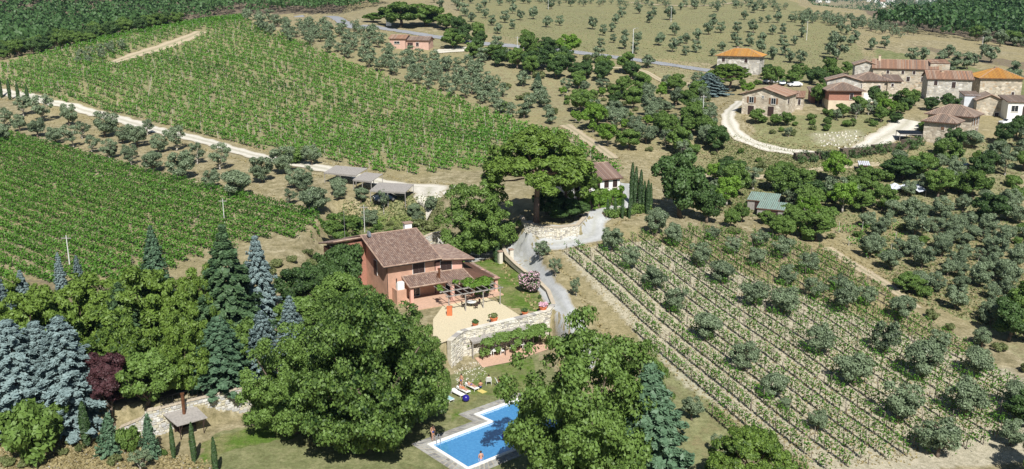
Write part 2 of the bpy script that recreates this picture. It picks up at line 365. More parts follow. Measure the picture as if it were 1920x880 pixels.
# ------------------------------------------------------------------ ground
def ground():
    m, nt, bs = newmat('ground')
    at = N(nt, 'ShaderNodeAttribute', attribute_name='cover'); sp = N(nt, 'ShaderNodeSeparateColor'); nt.links.new(at.outputs['Color'], sp.inputs[0])
    big = noise(nt, .05, 5); mid = noise(nt, .55, 6, rough=.7); fine = noise(nt, 5, 4, rough=.8)
    dry = ramp(nt, mid, [(.3, (.16, .145, .075)), (.5, (.33, .285, .175)), (.7, (.54, .475, .33))])
    straw = ramp(nt, fine, [(.3, (.25, .21, .10)), (.7, (.48, .41, .24))])
    c = mix(nt, ramp(nt, big, [(.4, (0, 0, 0)), (.62, (.8, .8, .8))]), dry, straw)
    thin = ramp(nt, mid, [(.3, (.115, .155, .05)), (.65, (.31, .305, .16))])
    gr = ramp(nt, fine, [(.3, (.07, .14, .02)), (.7, (.17, .26, .05))])
    gr = mix(nt, ramp(nt, noise(nt, .28, 5, rough=.7), [(.42, (0, 0, 0)), (.6, (1, 1, 1))]), gr, ramp(nt, fine, [(.3, (.17, .19, .07)), (.7, (.33, .31, .15))]))
    def edge(o): # ragged borders
        a = N(nt, 'ShaderNodeMath', operation='MULTIPLY_ADD'); nt.links.new(mid, a.inputs[0]); a.inputs[1].default_value = 1.2; a.inputs[2].default_value = -.6
        b = N(nt, 'ShaderNodeMath', operation='ADD'); nt.links.new(o, b.inputs[0]); nt.links.new(a.outputs[0], b.inputs[1])
        return ramp(nt, b.outputs[0], [(.4, (0, 0, 0)), (.65, (1, 1, 1))])
    c = mix(nt, edge(sp.outputs[0]), c, thin)          # thin dry-green grass
    c = mix(nt, edge(sp.outputs[1]), c, gr)            # watered lawn
    c = mix(nt, edge(sp.outputs[2]), c, ramp(nt, mid, [(.35, (.14, .11, .075)), (.65, (.27, .22, .165))]))  # bare brown earth and leaf litter
    at2 = N(nt, 'ShaderNodeAttribute', attribute_name='pale')
    c = mix(nt, at2.outputs['Fac'], c, ramp(nt, fine, [(.3, (.46, .42, .33)), (.7, (.74, .69, .57))]))
    c = mix(nt, .7, c, ramp(nt, noise(nt, 1.7, 6, rough=.85), [(.36, (.38, .4, .33)), (.58, (1, 1, 1))]), 'MULTIPLY')
    nt.links.new(c, bs.inputs['Base Color']); bs.inputs['Roughness'].default_value = .95; bs.inputs['Specular IOR Level'].default_value = .1
    bump(nt, bs, noise(nt, 2.2, 6, rough=.8), .6, .25)
    ny, nx = GX.shape
    Z = GZ.copy()
    for pl, dz in HOLES:
        k = inpoly(GX, GY, pl); Z[k] = Z[k] - dz
    V = np.stack([GX, GY, Z], -1).reshape(-1, 3)
    i = np.arange(ny * nx).reshape(ny, nx)
    Fq = np.stack([i[:-1, :-1], i[:-1, 1:], i[1:, 1:], i[1:, :-1]], -1).reshape(-1, 4)
    me = npmesh('ground', V, Fq, [m], smooth=True)
    u, v = proj(V[:, 0], V[:, 1], V[:, 2]); D = V[:, 1]
    cov = np.zeros((len(V), 4), np.float32); cov[:, 3] = 1; pale = np.zeros(len(V), np.float32)
    def paint(ch, poly, val, d0, d1):
        k = (D > d0) & (D < d1) & inpoly(u, v, poly)
        if ch < 3: cov[k, ch] = val
        else: pale[k] = val
    # where each cover lies on the land
    paint(0, [(860,-60),(860,40),(960,85),(1330,120),(1500,160),(1640,140),(1600,60),(1500,10),(1500,-60)], .55, 260, 620)
    paint(0, [(1640,90),(1940,150),(1940,200),(1800,160),(1640,130)], .8, 240, 420)
    paint(2, [(1690,80),(1800,98),(1960,122),(1960,138),(1800,112)], .6, 280, 480)
    paint(0, [(1040,150),(1200,140),(1160,220),(1060,200)], .7, 220, 320)
    paint(0, [(1320,240),(1480,290),(1640,320),(1480,360),(1330,330)], .8, 160, 260)
    paint(1, [(900,488),(948,486),(1000,535),(1034,578),(1005,585),(940,572),(925,545),(905,520),(880,500)], 1, 105, 150)
    paint(1, [(370,830),(470,800),(560,790),(560,820),(430,845),(380,870)], .75, 70, 100)
    paint(1, [(840,770),(905,690),(1000,670),(1000,740),(900,745),(840,800)], .62, 80, 120)
    paint(0, [(330,900),(400,812),(640,760),(850,700),(1000,660),(1300,900)], .7, 60, 125)
    paint(1, [(700,395),(800,380),(770,440),(690,430)], .6, 140, 190)
    paint(0, [(640,380),(830,360),(840,460),(640,470)], .6, 130, 190)
    paint(2, [(0,560),(200,700),(200,770),(480,715),(560,690),(640,560),(0,520)], .55, 85, 140)
    paint(2, [(-400,-60),(700,-60),(640,25),(450,28),(250,60),(0,105),(-400,180)], 1, 330, 1500)
    paint(2, [(1500,-60),(2600,-60),(2600,260),(1920,90),(1650,42)], 1, 380, 1500)
    paint(3, [(1050,470),(1220,450),(1960,720),(1960,860),(1560,900),(1280,720)], .6, 75, 150)
    paint(0, [(0,130),(200,70),(450,30),(900,190),(1150,320),(860,320),(560,290),(80,185)], .5, 180, 400)
    paint(3, [(1520,252),(1600,245),(1650,262),(1600,275),(1540,270)], .35, 180, 260)
    paint(0, [(1560,400),(1920,380),(1960,700),(1860,640),(1700,540)], .45, 100, 240)
    paint(0, [(1230,230),(1640,280),(1920,250),(1920,420),(1640,420),(1330,400)], .5, 130, 260)
    paint(0, [(1180,620),(1300,700),(1440,860),(1560,900),(1260,900)], .6, 70, 130)
    paint(0, [(560,60),(900,60),(1330,140),(1330,300),(1100,260),(700,140)], .45, 200, 400)
    paint(0, [(1390,220),(1700,205),(1690,250),(1560,285),(1420,268)], .6, 180, 270)
    paint(0, [(1090,470),(1240,400),(1400,440),(1250,460)], .35, 120, 180)
    a = me.color_attributes.new('cover', 'FLOAT_COLOR', 'POINT'); a.data.foreach_set('color', cov.ravel())
    b = me.attributes.new('pale', 'FLOAT', 'POINT'); b.data.foreach_set('value', pale)
    o = link('ground', me); tag(o, 'dry sandy hillside ground with thin grass under the vineyards and groves', kind='structure')
HOLES = []; ROADS = []
def resample(ps, step=1.0):
    ps = [Vector(p) for p in ps]; out = [ps[0]]
    for i in range(len(ps) - 1):
        p0 = ps[max(i-1, 0)]; p1 = ps[i]; p2 = ps[i+1]; p3 = ps[min(i+2, len(ps)-1)]
        k = max(1, int((p2 - p1).length / step))
        for j in range(1, k + 1):
            t = j / k; out.append(.5 * ((2*p1) + (p2-p0)*t + (2*p0-5*p1+4*p2-p3)*t*t + (3*p1-p0-3*p2+p3)*t**3))
    return out
def strip(name, pix, widths, mat, lift=.05, label=None, wz=None):
    "a road laid over the terrain along points measured on it"
    P = hits([p[0] for p in pix], [p[1] for p in pix]) if wz is None else np.array([tuple(at_z(p[0], p[1], wz)) for p in pix])
    if isinstance(widths, (int, float)): widths = [widths] * len(pix)
    ROADS.append((P[:, :2].tolist(), max(widths) / 2))
    pw = [Vector((a[0], a[1], w_)) for a, w_ in zip(P, widths)]
    c = resample(pw, 1.0); V = []; nn = 9
    for i, p in enumerate(c):
        a = c[max(i-1, 0)]; b = c[min(i+1, len(c)-1)]; d = Vector((b.x-a.x, b.y-a.y)); d = d.normalized() if d.length > 1e-6 else Vector((1, 0)); n = Vector((-d.y, d.x))
        wj = p.z * (1 + .12 * math.sin(i * .9) + .08 * rnd.uniform(-1, 1)) / 2
        for k in range(nn):
            t = -1 + 2 * k / (nn - 1); x = p.x + n.x * wj * t; y = p.y + n.y * wj * t
            V.append((x, y, float(H(x, y)) + lift + (.07 if y > 148 else 0)))
    AC = [-1 + 2 * k / (nn - 1) for i in range(len(c)) for k in range(nn)]
    Fq = [(i*nn+k, i*nn+k+1, (i+1)*nn+k+1, (i+1)*nn+k) for i in range(len(c)-1) for k in range(nn-1)]
    me = npmesh(name, V, [f[::-1] for f in Fq], [M[mat]], smooth=True); at_ = me.attributes.new('across', 'FLOAT', 'POINT'); at_.data.foreach_set('value', AC)
    return tag(link(name, me), label, kind='structure')
def drape(name, poly, mat, lift=.05, label=None, step=1.0, kind='structure', level=None):
    bm = bmesh.new(); vs = [bm.verts.new((x, y, (float(H(x, y)) if level is None else level) + lift)) for x, y in poly]; f = bm.faces.new(vs)
    if f.normal.z < 0: f.normal_flip()
    bmesh.ops.triangulate(bm, faces=bm.faces[:]); me = bpy.data.meshes.new(name); bm.to_mesh(me); bm.free(); me.materials.append(M[mat])
    for p in me.polygons:
        pass
    return tag(link(name, me), label, kind=kind)
def roadmat(name, c, ruts, middle, edge, var=.15):
    "worn lane: paler wheel ruts, weeds down the middle, edges that fray into the verge"
    m, nt, bs = newmat(name); f = noise(nt, 1.1, 6, rough=.75); g = noise(nt, 3.5, 5, rough=.8)
    at = N(nt, 'ShaderNodeAttribute', attribute_name='across'); ab = N(nt, 'ShaderNodeMath', operation='ABSOLUTE'); nt.links.new(at.outputs['Fac'], ab.inputs[0])
    base = ramp(nt, f, [(.3, tuple(x * (1 - var) for x in c)), (.7, tuple(min(1, x * (1 + var)) for x in c))])
    ad = N(nt, 'ShaderNodeMath', operation='MULTIPLY_ADD'); nt.links.new(g, ad.inputs[0]); ad.inputs[1].default_value = .8; ad.inputs[2].default_value = -.4
    sm = N(nt, 'ShaderNodeMath', operation='ADD'); nt.links.new(ab.outputs[0], sm.inputs[0]); nt.links.new(ad.outputs[0], sm.inputs[1])
    col = mix(nt, ramp(nt, sm.outputs[0], [(.0, (middle,) * 3), (.3, (0, 0, 0))]), base, (.26, .25, .14))
    col = mix(nt, ramp(nt, sm.outputs[0], [(.35, (0, 0, 0)), (.5, (ruts,) * 3), (.65, (0, 0, 0))]), col, tuple(min(1, x * 1.25) for x in c))
    col = mix(nt, ramp(nt, sm.outputs[0], [(.75, (0, 0, 0)), (.98, (edge,) * 3)]), col, (.34, .29, .18))
    nt.links.new(col, bs.inputs['Base Color']); bs.inputs['Roughness'].default_value = .95; bump(nt, bs, g, .5, .06); return m
M['gravel'] = roadmat('pale_gravel', (.41, .42, .42), .6, .25, .9)
M['whiteroad'] = roadmat('white_dirt_road', (.56, .53, .46), .7, .45, .9)
M['asphalt'] = plain('grey_asphalt', (.27, .28, .30), .9, .12, .6, bmp=.2)
M['gravelcream'] = plain('cream_gravel', (.62, .54, .37), .95, .16, 6, bmp=.6)
M['track'] = roadmat('dirt_track', (.42, .35, .24), .7, .8, 1.0)
# ------------------------------------------------------------------ vegetation meshes
def unit(a): return a / (np.linalg.norm(a, axis=-1, keepdims=True) + 1e-9)
def quads(P, Nn, size, rg, asp=1.5, droop=0.0):
    "leaf clumps: creased diamond quads at P facing N"
    n = len(P); r = unit(rg.normal(size=(n, 3))); T = unit(np.cross(Nn, r)); B = unit(np.cross(Nn, T))
    s = (size * rg.uniform(.6, 1.35, n))[:, None]
    T = T * s * asp * .5; B = B * s * .5; c = Nn * s * .16
    V = np.stack([P - T + c * rg.uniform(-1, 1, (n, 1)), P - B - c, P + T + c * rg.uniform(-1, 1, (n, 1)), P + B - c], 1).reshape(-1, 3)
    return V, np.arange(4 * n).reshape(-1, 4)
def blob_leaves(blobs, n, size, rg, centre, up=.25, rand=.55, asp=1.5, fill=.72):
    bl = np.array(blobs, float); wt = (bl[:, 3] * bl[:, 4]); k = rg.choice(len(bl), n, p=wt / wt.sum())
    d = unit(rg.normal(size=(n, 3))); out = unit(bl[k, :3] - centre + 1e-3); d = unit(d + .55 * out)
    rad = np.stack([bl[k, 3], bl[k, 3], bl[k, 4]], 1)
    P = bl[k, :3] + d * rad * rg.uniform(fill, 1.06, (n, 1))
    Nn = unit(d + rand * rg.normal(size=(n, 3)) + np.array([0, 0, up]))
    return quads(P, Nn, size, rg, asp)
def crown_round(name, mat, seed, W=4.0, Hh=4.0, z0=1.0, n=2600, size=.24, nb=16, br=.30, flat=1.0, up=.25, asp=1.6, fill=.7):
    "uneven crown of overlapping boughs"
    rg = np.random.default_rng(seed); c = np.array([0, 0, z0 + (Hh - z0) * .5]); ra = np.array([W / 2, W / 2, (Hh - z0) / 2]); bl = []
    for i in range(nb):
        d = unit(rg.normal(size=3)); d[2] = d[2] * .9 + .05
        q = rg.uniform(.35, .78); r = W * br * rg.uniform(.55, 1.0)
        p = c + d * ra * q
        bl.append((*p, r, r * .8 * flat))
    V, Fq = blob_leaves(bl, n, size, rg, c, up, .6, asp, fill)
    V[:, 2] = np.maximum(V[:, 2], z0 * .45)
    return npmesh(name, V, Fq, [mat]), bl
def crown_dome(name, mat, seed, W=17, Hh=14, n=60000, size=.22, nb=290, br=.07, asp=1.4):
    "wide low-skirted crown of many small boughs with gaps between them"
    rg = np.random.default_rng(seed); bl = []; c = np.array([0, 0, Hh * .3])
    for i in range(nb):
        d = unit(rg.normal(size=3)); q = rg.uniform(.6, .88) if i % 3 else rg.uniform(.15, .6)
        rz = Hh * .68 if d[2] > 0 else Hh * .24
        ww = W / 2 * (1 + .13 * math.sin(3 * math.atan2(d[1], d[0]) + seed) + .08 * math.sin(7 * math.atan2(d[1], d[0]) + d[2] * 4))
        r = W * br * rg.uniform(.55, 1.15); p = c + d * np.array([ww, ww, rz]) * q
        bl.append((p[0], p[1], max(p[2], r * .6), r, r * .72))
    V, Fq = blob_leaves(bl, n, size, rg, c * np.array([1, 1, .6]), .4, .6, asp, .55)
    return npmesh(name, V, Fq, [mat]), bl
def trunk(name, mat, seed, H0, H1, r, spread, nlimb=5, lean=.0, blobs=None):
    rd = random.Random(seed); b = MB(); top = Vector((rd.uniform(-1, 1) * lean, rd.uniform(-1, 1) * lean, H0))
    b.path([(0, 0, -1.0), (0, 0, 0), top * .5 + Vector((rd.uniform(-.1, .1) * H0, 0, 0)), top], [r * 1.35, r * 1.15, r * .9, r * .75], 7)
    for i in range(nlimb):
        if blobs and i < len(blobs): e = Vector(blobs[i][:3])
        else:
            a = 2 * PI * i / nlimb + rd.uniform(-.4, .4); e = Vector((math.cos(a) * spread, math.sin(a) * spread, H1 * rd.uniform(.75, 1)))
        mid_ = top.lerp(e, .5) + Vector((0, 0, -.06 * H1))
        b.path([top - Vector((0, 0, .1 * H0)), mid_, e], [r * .55, r * .32, r * .12], 5)
    return b.mesh(name, mat, True)
def conifer(name, mat, seed, Hh, Rr, n=3200, size=.34, z0=.4, sag=.25, pw=.85, tiers=20, nb=9):
    "whorls of drooping boughs, needle sprays laid along each"
    rg = np.random.default_rng(seed); P = []; Nn = []
    per = max(4, n // (tiers * nb))
    for t in range(tiers):
        h = (t + .3) / tiers; z = z0 + (Hh - z0) * h ** .92; L = Rr * (1 - h) ** pw * rg.uniform(.86, 1.1) + .08
        off = rg.uniform(0, 6.28)
        for k in range(nb):
            a = off + 2 * PI * k / nb + rg.normal() * .12; Lk = L * rg.uniform(.72, 1.12)
            m = max(3, int(per * (.35 + 1.3 * (1 - h))))
            q = rg.uniform(.18, 1, m) ** .7; side = rg.normal(size=m) * .11 * Lk * (1.25 - q)
            x = q * Lk * math.cos(a) - side * math.sin(a); y = q * Lk * math.sin(a) + side * math.cos(a)
            zz = z - sag * Lk * q ** 1.3 + .1 * Lk * q ** 4 + rg.normal(size=m) * .028 * Rr
            P.append(np.stack([x, y, zz], 1))
            Nn.append(np.stack([np.full(m, math.cos(a)) * .55, np.full(m, math.sin(a)) * .55, np.ones(m)], 1) + rg.normal(size=(m, 3)) * .38)
    P = np.concatenate(P); Nn = unit(np.concatenate(Nn))
    V, Fq = quads(P, Nn, size, rg, 1.9)
    return npmesh(name, V, Fq, [mat])
def spindle(name, mat, seed, Hh, r, n=1300, size=.2):
    rg = np.random.default_rng(seed); h = rg.uniform(.01, 1, n); a = rg.uniform(0, 6.28, n)
    rr = r * np.sin(np.clip(h * .93 + .07, 0, 1) * PI) ** .55 * (1 - .25 * h) * rg.uniform(.75, 1.12, n) * (1 + .12 * np.sin(a * 3 + h * 9))
    P = np.stack([rr * np.cos(a), rr * np.sin(a), h * Hh + .15], 1)
    Nn = unit(np.stack([np.cos(a), np.sin(a), np.full(n, .35)], 1) + rg.normal(size=(n, 3)) * .35)
    V, Fq = quads(P, Nn, size, rg, 1.3)
    # stretch clumps upwards
    return npmesh(name, V, Fq, [mat])
def joined(name, meA, meB):
    "a crown mesh and its trunk mesh as one small mesh with two materials"
    bm = bmesh.new(); bm.from_mesh(meA); k = len(bm.faces); bm.from_mesh(meB)
    bm.faces.ensure_lookup_table()
    for f in bm.faces[k:]: f.material_index = 1
    me = bpy.data.meshes.new(name); bm.to_mesh(me); bm.free(); me.materials.append(meA.materials[0]); me.materials.append(meB.materials[0]); return me
KIND = {}   # kind -> list of (crown mesh, trunk mesh, natural width, natural height)
def reg(kind, cm, tm, W, Hh): KIND.setdefault(kind, []).append((cm, tm, W, Hh))
for s in range(5):
    cm, bl = crown_round('olive_crown', M['olive'], 20 + s, 4.0, 4.3, .3, 5200, .145, 26, .20, up=.35, fill=.45)
    reg('olive', cm, trunk('olive_trunk', M['bark'], s, .9, 3.2, .16, 1.2, 5, .25, bl), 4.0, 4.3)
for s in range(3):
    cm, bl = crown_round('olive_crown', M['olive'], 50 + s, 4.0, 4.6, .1, 1500, .26, 20, .22, up=.3, fill=.4)
    tm = trunk('olive_trunk', M['bark'], s, .9, 3.2, .17, 1.2, 3, .25, bl); reg('olivefar', cm, tm, 4.0, 4.6)
for s in range(3):
    cm, bl = crown_round('sparse_olive_crown', M['olive'], 60 + s, 3.6, 4.2, .6, 2600, .14, 20, .17, up=.35, fill=.3)
    reg('oliveopen', cm, trunk('olive_trunk', M['barkpale'], 7 + s, .9, 3.4, .12, 1.2, 8, .2, bl), 3.6, 4.2)
for s in range(4):
    cm, bl = crown_round('broadleaf_crown', M['green'], 80 + s, 7, 7.5, .5, 11000, .22, 46, .145, up=.3, fill=.55)
    reg('broad', cm, trunk('trunk', M['bark'], 20 + s, 2.0, 6, .25, 2.4, 8, .4, bl), 7, 7.5)
for s in range(2):
    cm, bl = crown_round('dark_broadleaf_crown', M['dark'], 90 + s, 7, 7.5, .4, 11000, .22, 40, .155, up=.3, fill=.55)
    reg('dark', cm, trunk('trunk', M['bark'], 30 + s, 2.0, 6, .25, 2.4, 8, .4, bl), 7, 7.5)
for s in range(2):
    cm, bl = crown_round('pale_broadleaf_crown', M['bright'], 95 + s, 7, 7.5, 1.2, 7000, .22, 34, .14, up=.3, fill=.4)
    reg('light', cm, trunk('pale_trunk', M['barkpale'], 35 + s, 2.2, 6.4, .2, 2.4, 9, .4, bl), 7, 7.5)
for s in range(3):
    cm, bl = crown_round('bush_foliage', M['green'], 100 + s, 3, 2.2, .1, 2600, .15, 20, .2, up=.35)
    reg('bush', cm, trunk('stem', M['bark'], 40 + s, .3, 1.6, .05, .8, 5, .1, bl), 3, 2.2)
    cm, bl = crown_round('scrub_foliage', M['scrub'], 110 + s, 3, 1.8, .05, 1500, .17, 16, .22, up=.35)
    reg('scrub', cm, trunk('stem', M['bark'], 40 + s, .3, 1.2, .05, .8, 5, .1, bl), 3, 1.8)
for s in range(3): # hero broadleaf crowns
    cm, bl = crown_dome('oak_crown', M['green'], 130 + s)
    reg('oak', cm, trunk('oak_trunk', M['bark'], 50 + s, 3.0, 11, .45, 6, 14, .6, bl), 18.6, 14.3)
for s in range(2): # walnut beside the drive, smaller hero
    cm, bl = crown_dome('walnut_crown', M['green'], 140 + s, 13, 12, 38000, .22, 190, .078)
    reg('walnut', cm, trunk('walnut_trunk', M['bark'], 60 + s, 2.6, 9, .35, 4.5, 10, .5, bl), 14.2, 12.2)
for s in range(2): # mop-headed pines
    rg = np.random.default_rng(150 + s); bl = []
    for i in range(170):
        a = rg.uniform(0, 6.28); q = rg.uniform(0, 1) ** .5 * 5.5; bl.append((q * math.cos(a), q * math.sin(a), 7.0 + 3.0 * (1 - (q / 5.8) ** 2) + rg.normal() * .4 - rg.uniform(0, 3.0) * (q > 3.0), rg.uniform(.55, 1.05), rg.uniform(.4, .7)))
    V, Fq = blob_leaves(bl, 30000, .21, rg, np.array([0, 0, 6.0]), .75, .5, 1.9, .6)
    reg('pine', npmesh('pine_crown', V, Fq, [M['pine']]), trunk('pine_trunk', M['barkpine'], 70 + s, 6.2, 9, .32, 4, 16, .3, bl), 12.5, 10.8)
for s in range(2):
    cm, bl = crown_dome('pine_crown', M['pine'], 165 + s, 12, 9, 34000, .22, 210, .075, 1.9)
    reg('roundpine', cm, trunk('pine_trunk', M['barkpine'], 76 + s, 3, 8, .3, 4, 10, .3, bl), 12.8, 9.2)
reg('plum', *[(lambda c: (c[0], trunk('plum_trunk', M['bark'], 75, 1.6, 5, .16, 1.6, 8, .2, c[1])))(crown_round('plum_crown', M['plum'], 160, 4.6, 8.2, .5, 15000, .17, 70, .14))][0], 4.6, 8.2)
for s in range(2):
    reg('spruce', conifer('spruce_boughs', M['spruce'], 170 + s, 11, 3.2, 36000, .155, .3, .22, .72, 18, 10), trunk('spruce_trunk', M['bark'], 80 + s, 9.5, 10, .2, .3, 3, 0), 5.6, 11)
for s in range(2):
    reg('fir', conifer('fir_boughs', M['fir'], 180 + s, 9, 2.9, 20000, .2, .3, .2, .75, 18, 10), trunk('fir_trunk', M['bark'], 84 + s, 8, 9, .18, .3, 3, 0), 5.2, 9)
    reg('cedar', conifer('cedar_boughs', M['cedar'], 186 + s, 16, 5.2, 32000, .25, .8, .34, 1.1, 15, 9), trunk('cedar_trunk', M['bark'], 88 + s, 14.5, 16, .32, .4, 3, 0), 8.0, 16)
    reg('smallfir', conifer('young_fir_boughs', M['fir'], 190 + s, 4, 1.5, 2600, .2, .1, .15, .8, 15, 8), trunk('young_fir_trunk', M['bark'], 90 + s, 3.6, 4, .06, .1, 3, 0), 3.0, 4)
reg('palecedar', conifer('pale_cedar_boughs', M['fir'], 195, 9, 3.0, 10000, .22, .4, .3, .9, 18, 9), trunk('cedar_trunk', M['bark'], 91, 8.5, 9, .18, .3, 3, 0), 6.0, 9)
for s in range(3):
    reg('cypress', spindle('cypress_foliage', M['cypress'], 200 + s, 6, .45, 1700, .2), trunk('cypress_trunk', M['bark'], 95 + s, 3, 4, .07, .1, 2, 0), .95, 6.1)
cm, bl = crown_round('oleander_foliage', M['oleander'], 210, 3.4, 3.0, .2, 1700, .2, 20, .2, up=.35)
reg('oleander', cm, trunk('oleander_stems', M['bark'], 99, .4, 2, .05, 1, 8, .1, bl), 3.4, 3.0)
rg = np.random.default_rng(211); V, Fq = blob_leaves([(b[0], b[1], b[2], b[3] * 1.08, b[4] * 1.08) for b in bl], 1100, .17, rg, np.array([0, 0, 1.5]), .5, .6, 1.1, .9)
BLOSSOM = npmesh('pink_blossom', V, Fq, [M['pink']])
FAR = {k: [joined(a.name + '_and_trunk', a, b) for a, b, _, _ in KIND[k]] for k in ('olivefar', 'scrub')}
TREENAME = {'olive': 'olive_tree', 'olivefar': 'olive_tree', 'oliveopen': 'olive_tree', 'broad': 'broadleaf_tree', 'dark': 'holm_oak_tree', 'light': 'pale_green_tree', 'bush': 'bush', 'scrub': 'shrub',
 'oak': 'oak_tree', 'walnut': 'walnut_tree', 'pine': 'pine_tree', 'roundpine': 'pine_tree', 'plum': 'plum_tree', 'spruce': 'blue_spruce_tree', 'fir': 'fir_tree', 'cedar': 'cedar_tree', 'smallfir': 'young_fir_tree', 'palecedar': 'cedar_tree', 'cypress': 'cypress_tree', 'oleander': 'oleander_bush'}
CATN = {'olive': 'olive tree', 'olivefar': 'olive tree', 'oliveopen': 'olive tree', 'broad': 'tree', 'dark': 'tree', 'light': 'tree', 'bush': 'bush', 'scrub': 'shrub', 'oak': 'oak tree', 'walnut': 'walnut tree', 'pine': 'pine tree', 'roundpine': 'pine tree', 'plum': 'plum tree',
 'spruce': 'blue spruce', 'fir': 'fir tree', 'cedar': 'cedar tree', 'smallfir': 'fir tree', 'palecedar': 'cedar tree', 'cypress': 'cypress', 'oleander': 'oleander bush'}
def ordinal(i):
    W_ = ['first', 'second', 'third', 'fourth', 'fifth', 'sixth', 'seventh', 'eighth', 'ninth', 'tenth', 'eleventh', 'twelfth']
    return W_[i] if i < 12 else str(i + 1) + {1: 'st', 2: 'nd', 3: 'rd'}.get((i + 1) % 10 if (i + 1) % 100 not in (11, 12, 13) else 0, 'th')
GROUPS = {}
TREES = []
def plant(kind, x, y, W, Hh, label=None, group=None, desc=None, small=False, rz=None, z=None):
    "one tree at its place: an Empty with crown and trunk, or one mesh when it is tiny in the photo"
    z = float(H(x, y)) if z is None else z
    rz = rnd.uniform(0, 6.28) if rz is None else rz
    i = rnd.randrange(len(KIND[kind])); cm, tm, W0, H0 = KIND[kind][i]
    s = (W / W0, W / W0, Hh / H0)
    if small and kind in FAR:
        o = link(TREENAME[kind], FAR[kind][i]); o.location = (x, y, z - .05); o.rotation_euler[2] = rz; o.scale = s
    else:
        o = empty(TREENAME[kind], (x, y, z - .05), rz, s=s)
        link('foliage' if kind in ('bush', 'scrub', 'oleander') else 'crown', cm, o); link('stems' if kind in ('bush', 'scrub', 'oleander') else 'trunk', tm, o)
    if kind not in ('cypress', 'oak', 'spruce', 'pine'): o.rotation_euler[0] = rnd.uniform(-.09, .09); o.rotation_euler[1] = rnd.uniform(-.09, .09)
    tag(o, label, CATN[kind], group)
    if desc: GROUPS.setdefault((group, desc), []).append(o)
    TREES.append((x, y, W / 2)); return o
def plant_px(kind, items, group, desc, small=False, hk=None, jit=.08, label=None):
    "items: (u, v of the foot, width in px [, height in px]) measured on the photograph, turned into a place on the ground and sizes in metres"
    if not items: return []
    P = hits([i[0] for i in items], [i[1] for i in items]); out = []
    for it, p in zip(items, P):
        dist = math.hypot(p[1], CAMZ - p[2]); W = it[2] * dist / F
        W0, H0 = KIND[kind][0][2:]
        Hh = it[3] * dist / F / (p[1] / dist) * .93 if len(it) > 3 else W * H0 / W0 * (hk or 1) * rnd.uniform(1 - jit, 1 + jit)
        out.append(plant(kind, p[0], p[1], W, Hh, label, group, desc, small))
    return out
def name_groups():
    for (g, desc), os_ in GROUPS.items():
        os_ = sorted(os_, key=lambda o: proj(*o.location)[0])
        n = len(os_)
        for i, o in enumerate(os_):
            if n == 1: o['label'] = desc
            elif n <= 160: o['label'] = f"{desc}, {ordinal(i)} from the left"
            if 'olive' in o.name: pass
def tl(ox, oy, s, L): return [(ox + a[0] / s, oy + a[1] / s) + tuple(q / s for q in a[2:]) for a in L]
def scatter(poly, d0, d1, gap, seed):
    "jittered even spread of places over a stretch of land outlined on the photograph"
    rg = random.Random(seed); us = [p[0] for p in poly]; vs = [p[1] for p in poly]
    P = hits([p[0] for p in poly], [p[1] for p in poly]); x0, y0 = P[:, 0].min() - 8, max(d0, P[:, 1].min() - 8); x1, y1 = P[:, 0].max() + 8, min(d1, P[:, 1].max() + 8)
    xs = []; y = y0
    while y < y1:
        x = x0 + rg.uniform(0, gap)
        while x < x1: xs.append((x + rg.uniform(-.36, .36) * gap, y + rg.uniform(-.36, .36) * gap)); x += gap
        y += gap
    A = np.array(xs); u, v = proj(A[:, 0], A[:, 1], H(A[:, 0], A[:, 1])); k = inpoly(u, v, poly)
    return [tuple(a) for a in A[k]]
def clear(x, y, r):
    for pl, hw in ROADS:
        if segdist(np.array([x]), np.array([y]), pl, False)[0] < hw + 1.2: return False
    return all((x - a) ** 2 + (y - b) ** 2 > (r + c * .8) ** 2 for a, b, c in TREES)

MASS = {}
def plant_mass(key, x, y, W, Hh):
    MASS.setdefault(key, []).append((x, y, float(H(x, y)), W, Hh)); TREES.append((x, y, W / 2))
def build_mass(key, label, kind='olivefar', frac=1.0):
    out = []
    for which in (0, 1):
        Vs, Fs, k0 = [], [], 0
        src = []
        for c in KIND[kind]:
            me = c[which]; v = np.empty(len(me.vertices) * 3, np.float32); me.vertices.foreach_get('co', v); f = [tuple(p.vertices) for p in me.polygons if len(p.vertices) == 4]
            f = np.array(f, np.int64); k = max(1, int(len(f) * (frac if which == 0 else 1))); src.append((v.reshape(-1, 3), f[:k], c[2], c[3]))
        for i, (x, y, z, W, Hh) in enumerate(MASS[key]):
            v, f, W0, H0 = src[i % len(src)]; a = i * 2.4; ca, sa = math.cos(a), math.sin(a); q = v * np.array([W / W0, W / W0, Hh / H0])
            q = np.stack([q[:, 0] * ca - q[:, 1] * sa + x, q[:, 0] * sa + q[:, 1] * ca + y, q[:, 2] + z], 1); Vs.append(q); Fs.append(f + k0); k0 += len(q)
        out.append((np.concatenate(Vs), np.concatenate(Fs)))
    V = np.concatenate([out[0][0], out[1][0]]); Fq = np.concatenate([out[0][1], out[1][1] + len(out[0][0])]); mi = [0] * len(out[0][1]) + [1] * len(out[1][1])
    tag(link('olive_grove', npmesh('olive_grove', V, Fq, [KIND[kind][0][0].materials[0], KIND[kind][0][1].materials[0]], mi)), label, kind='stuff')
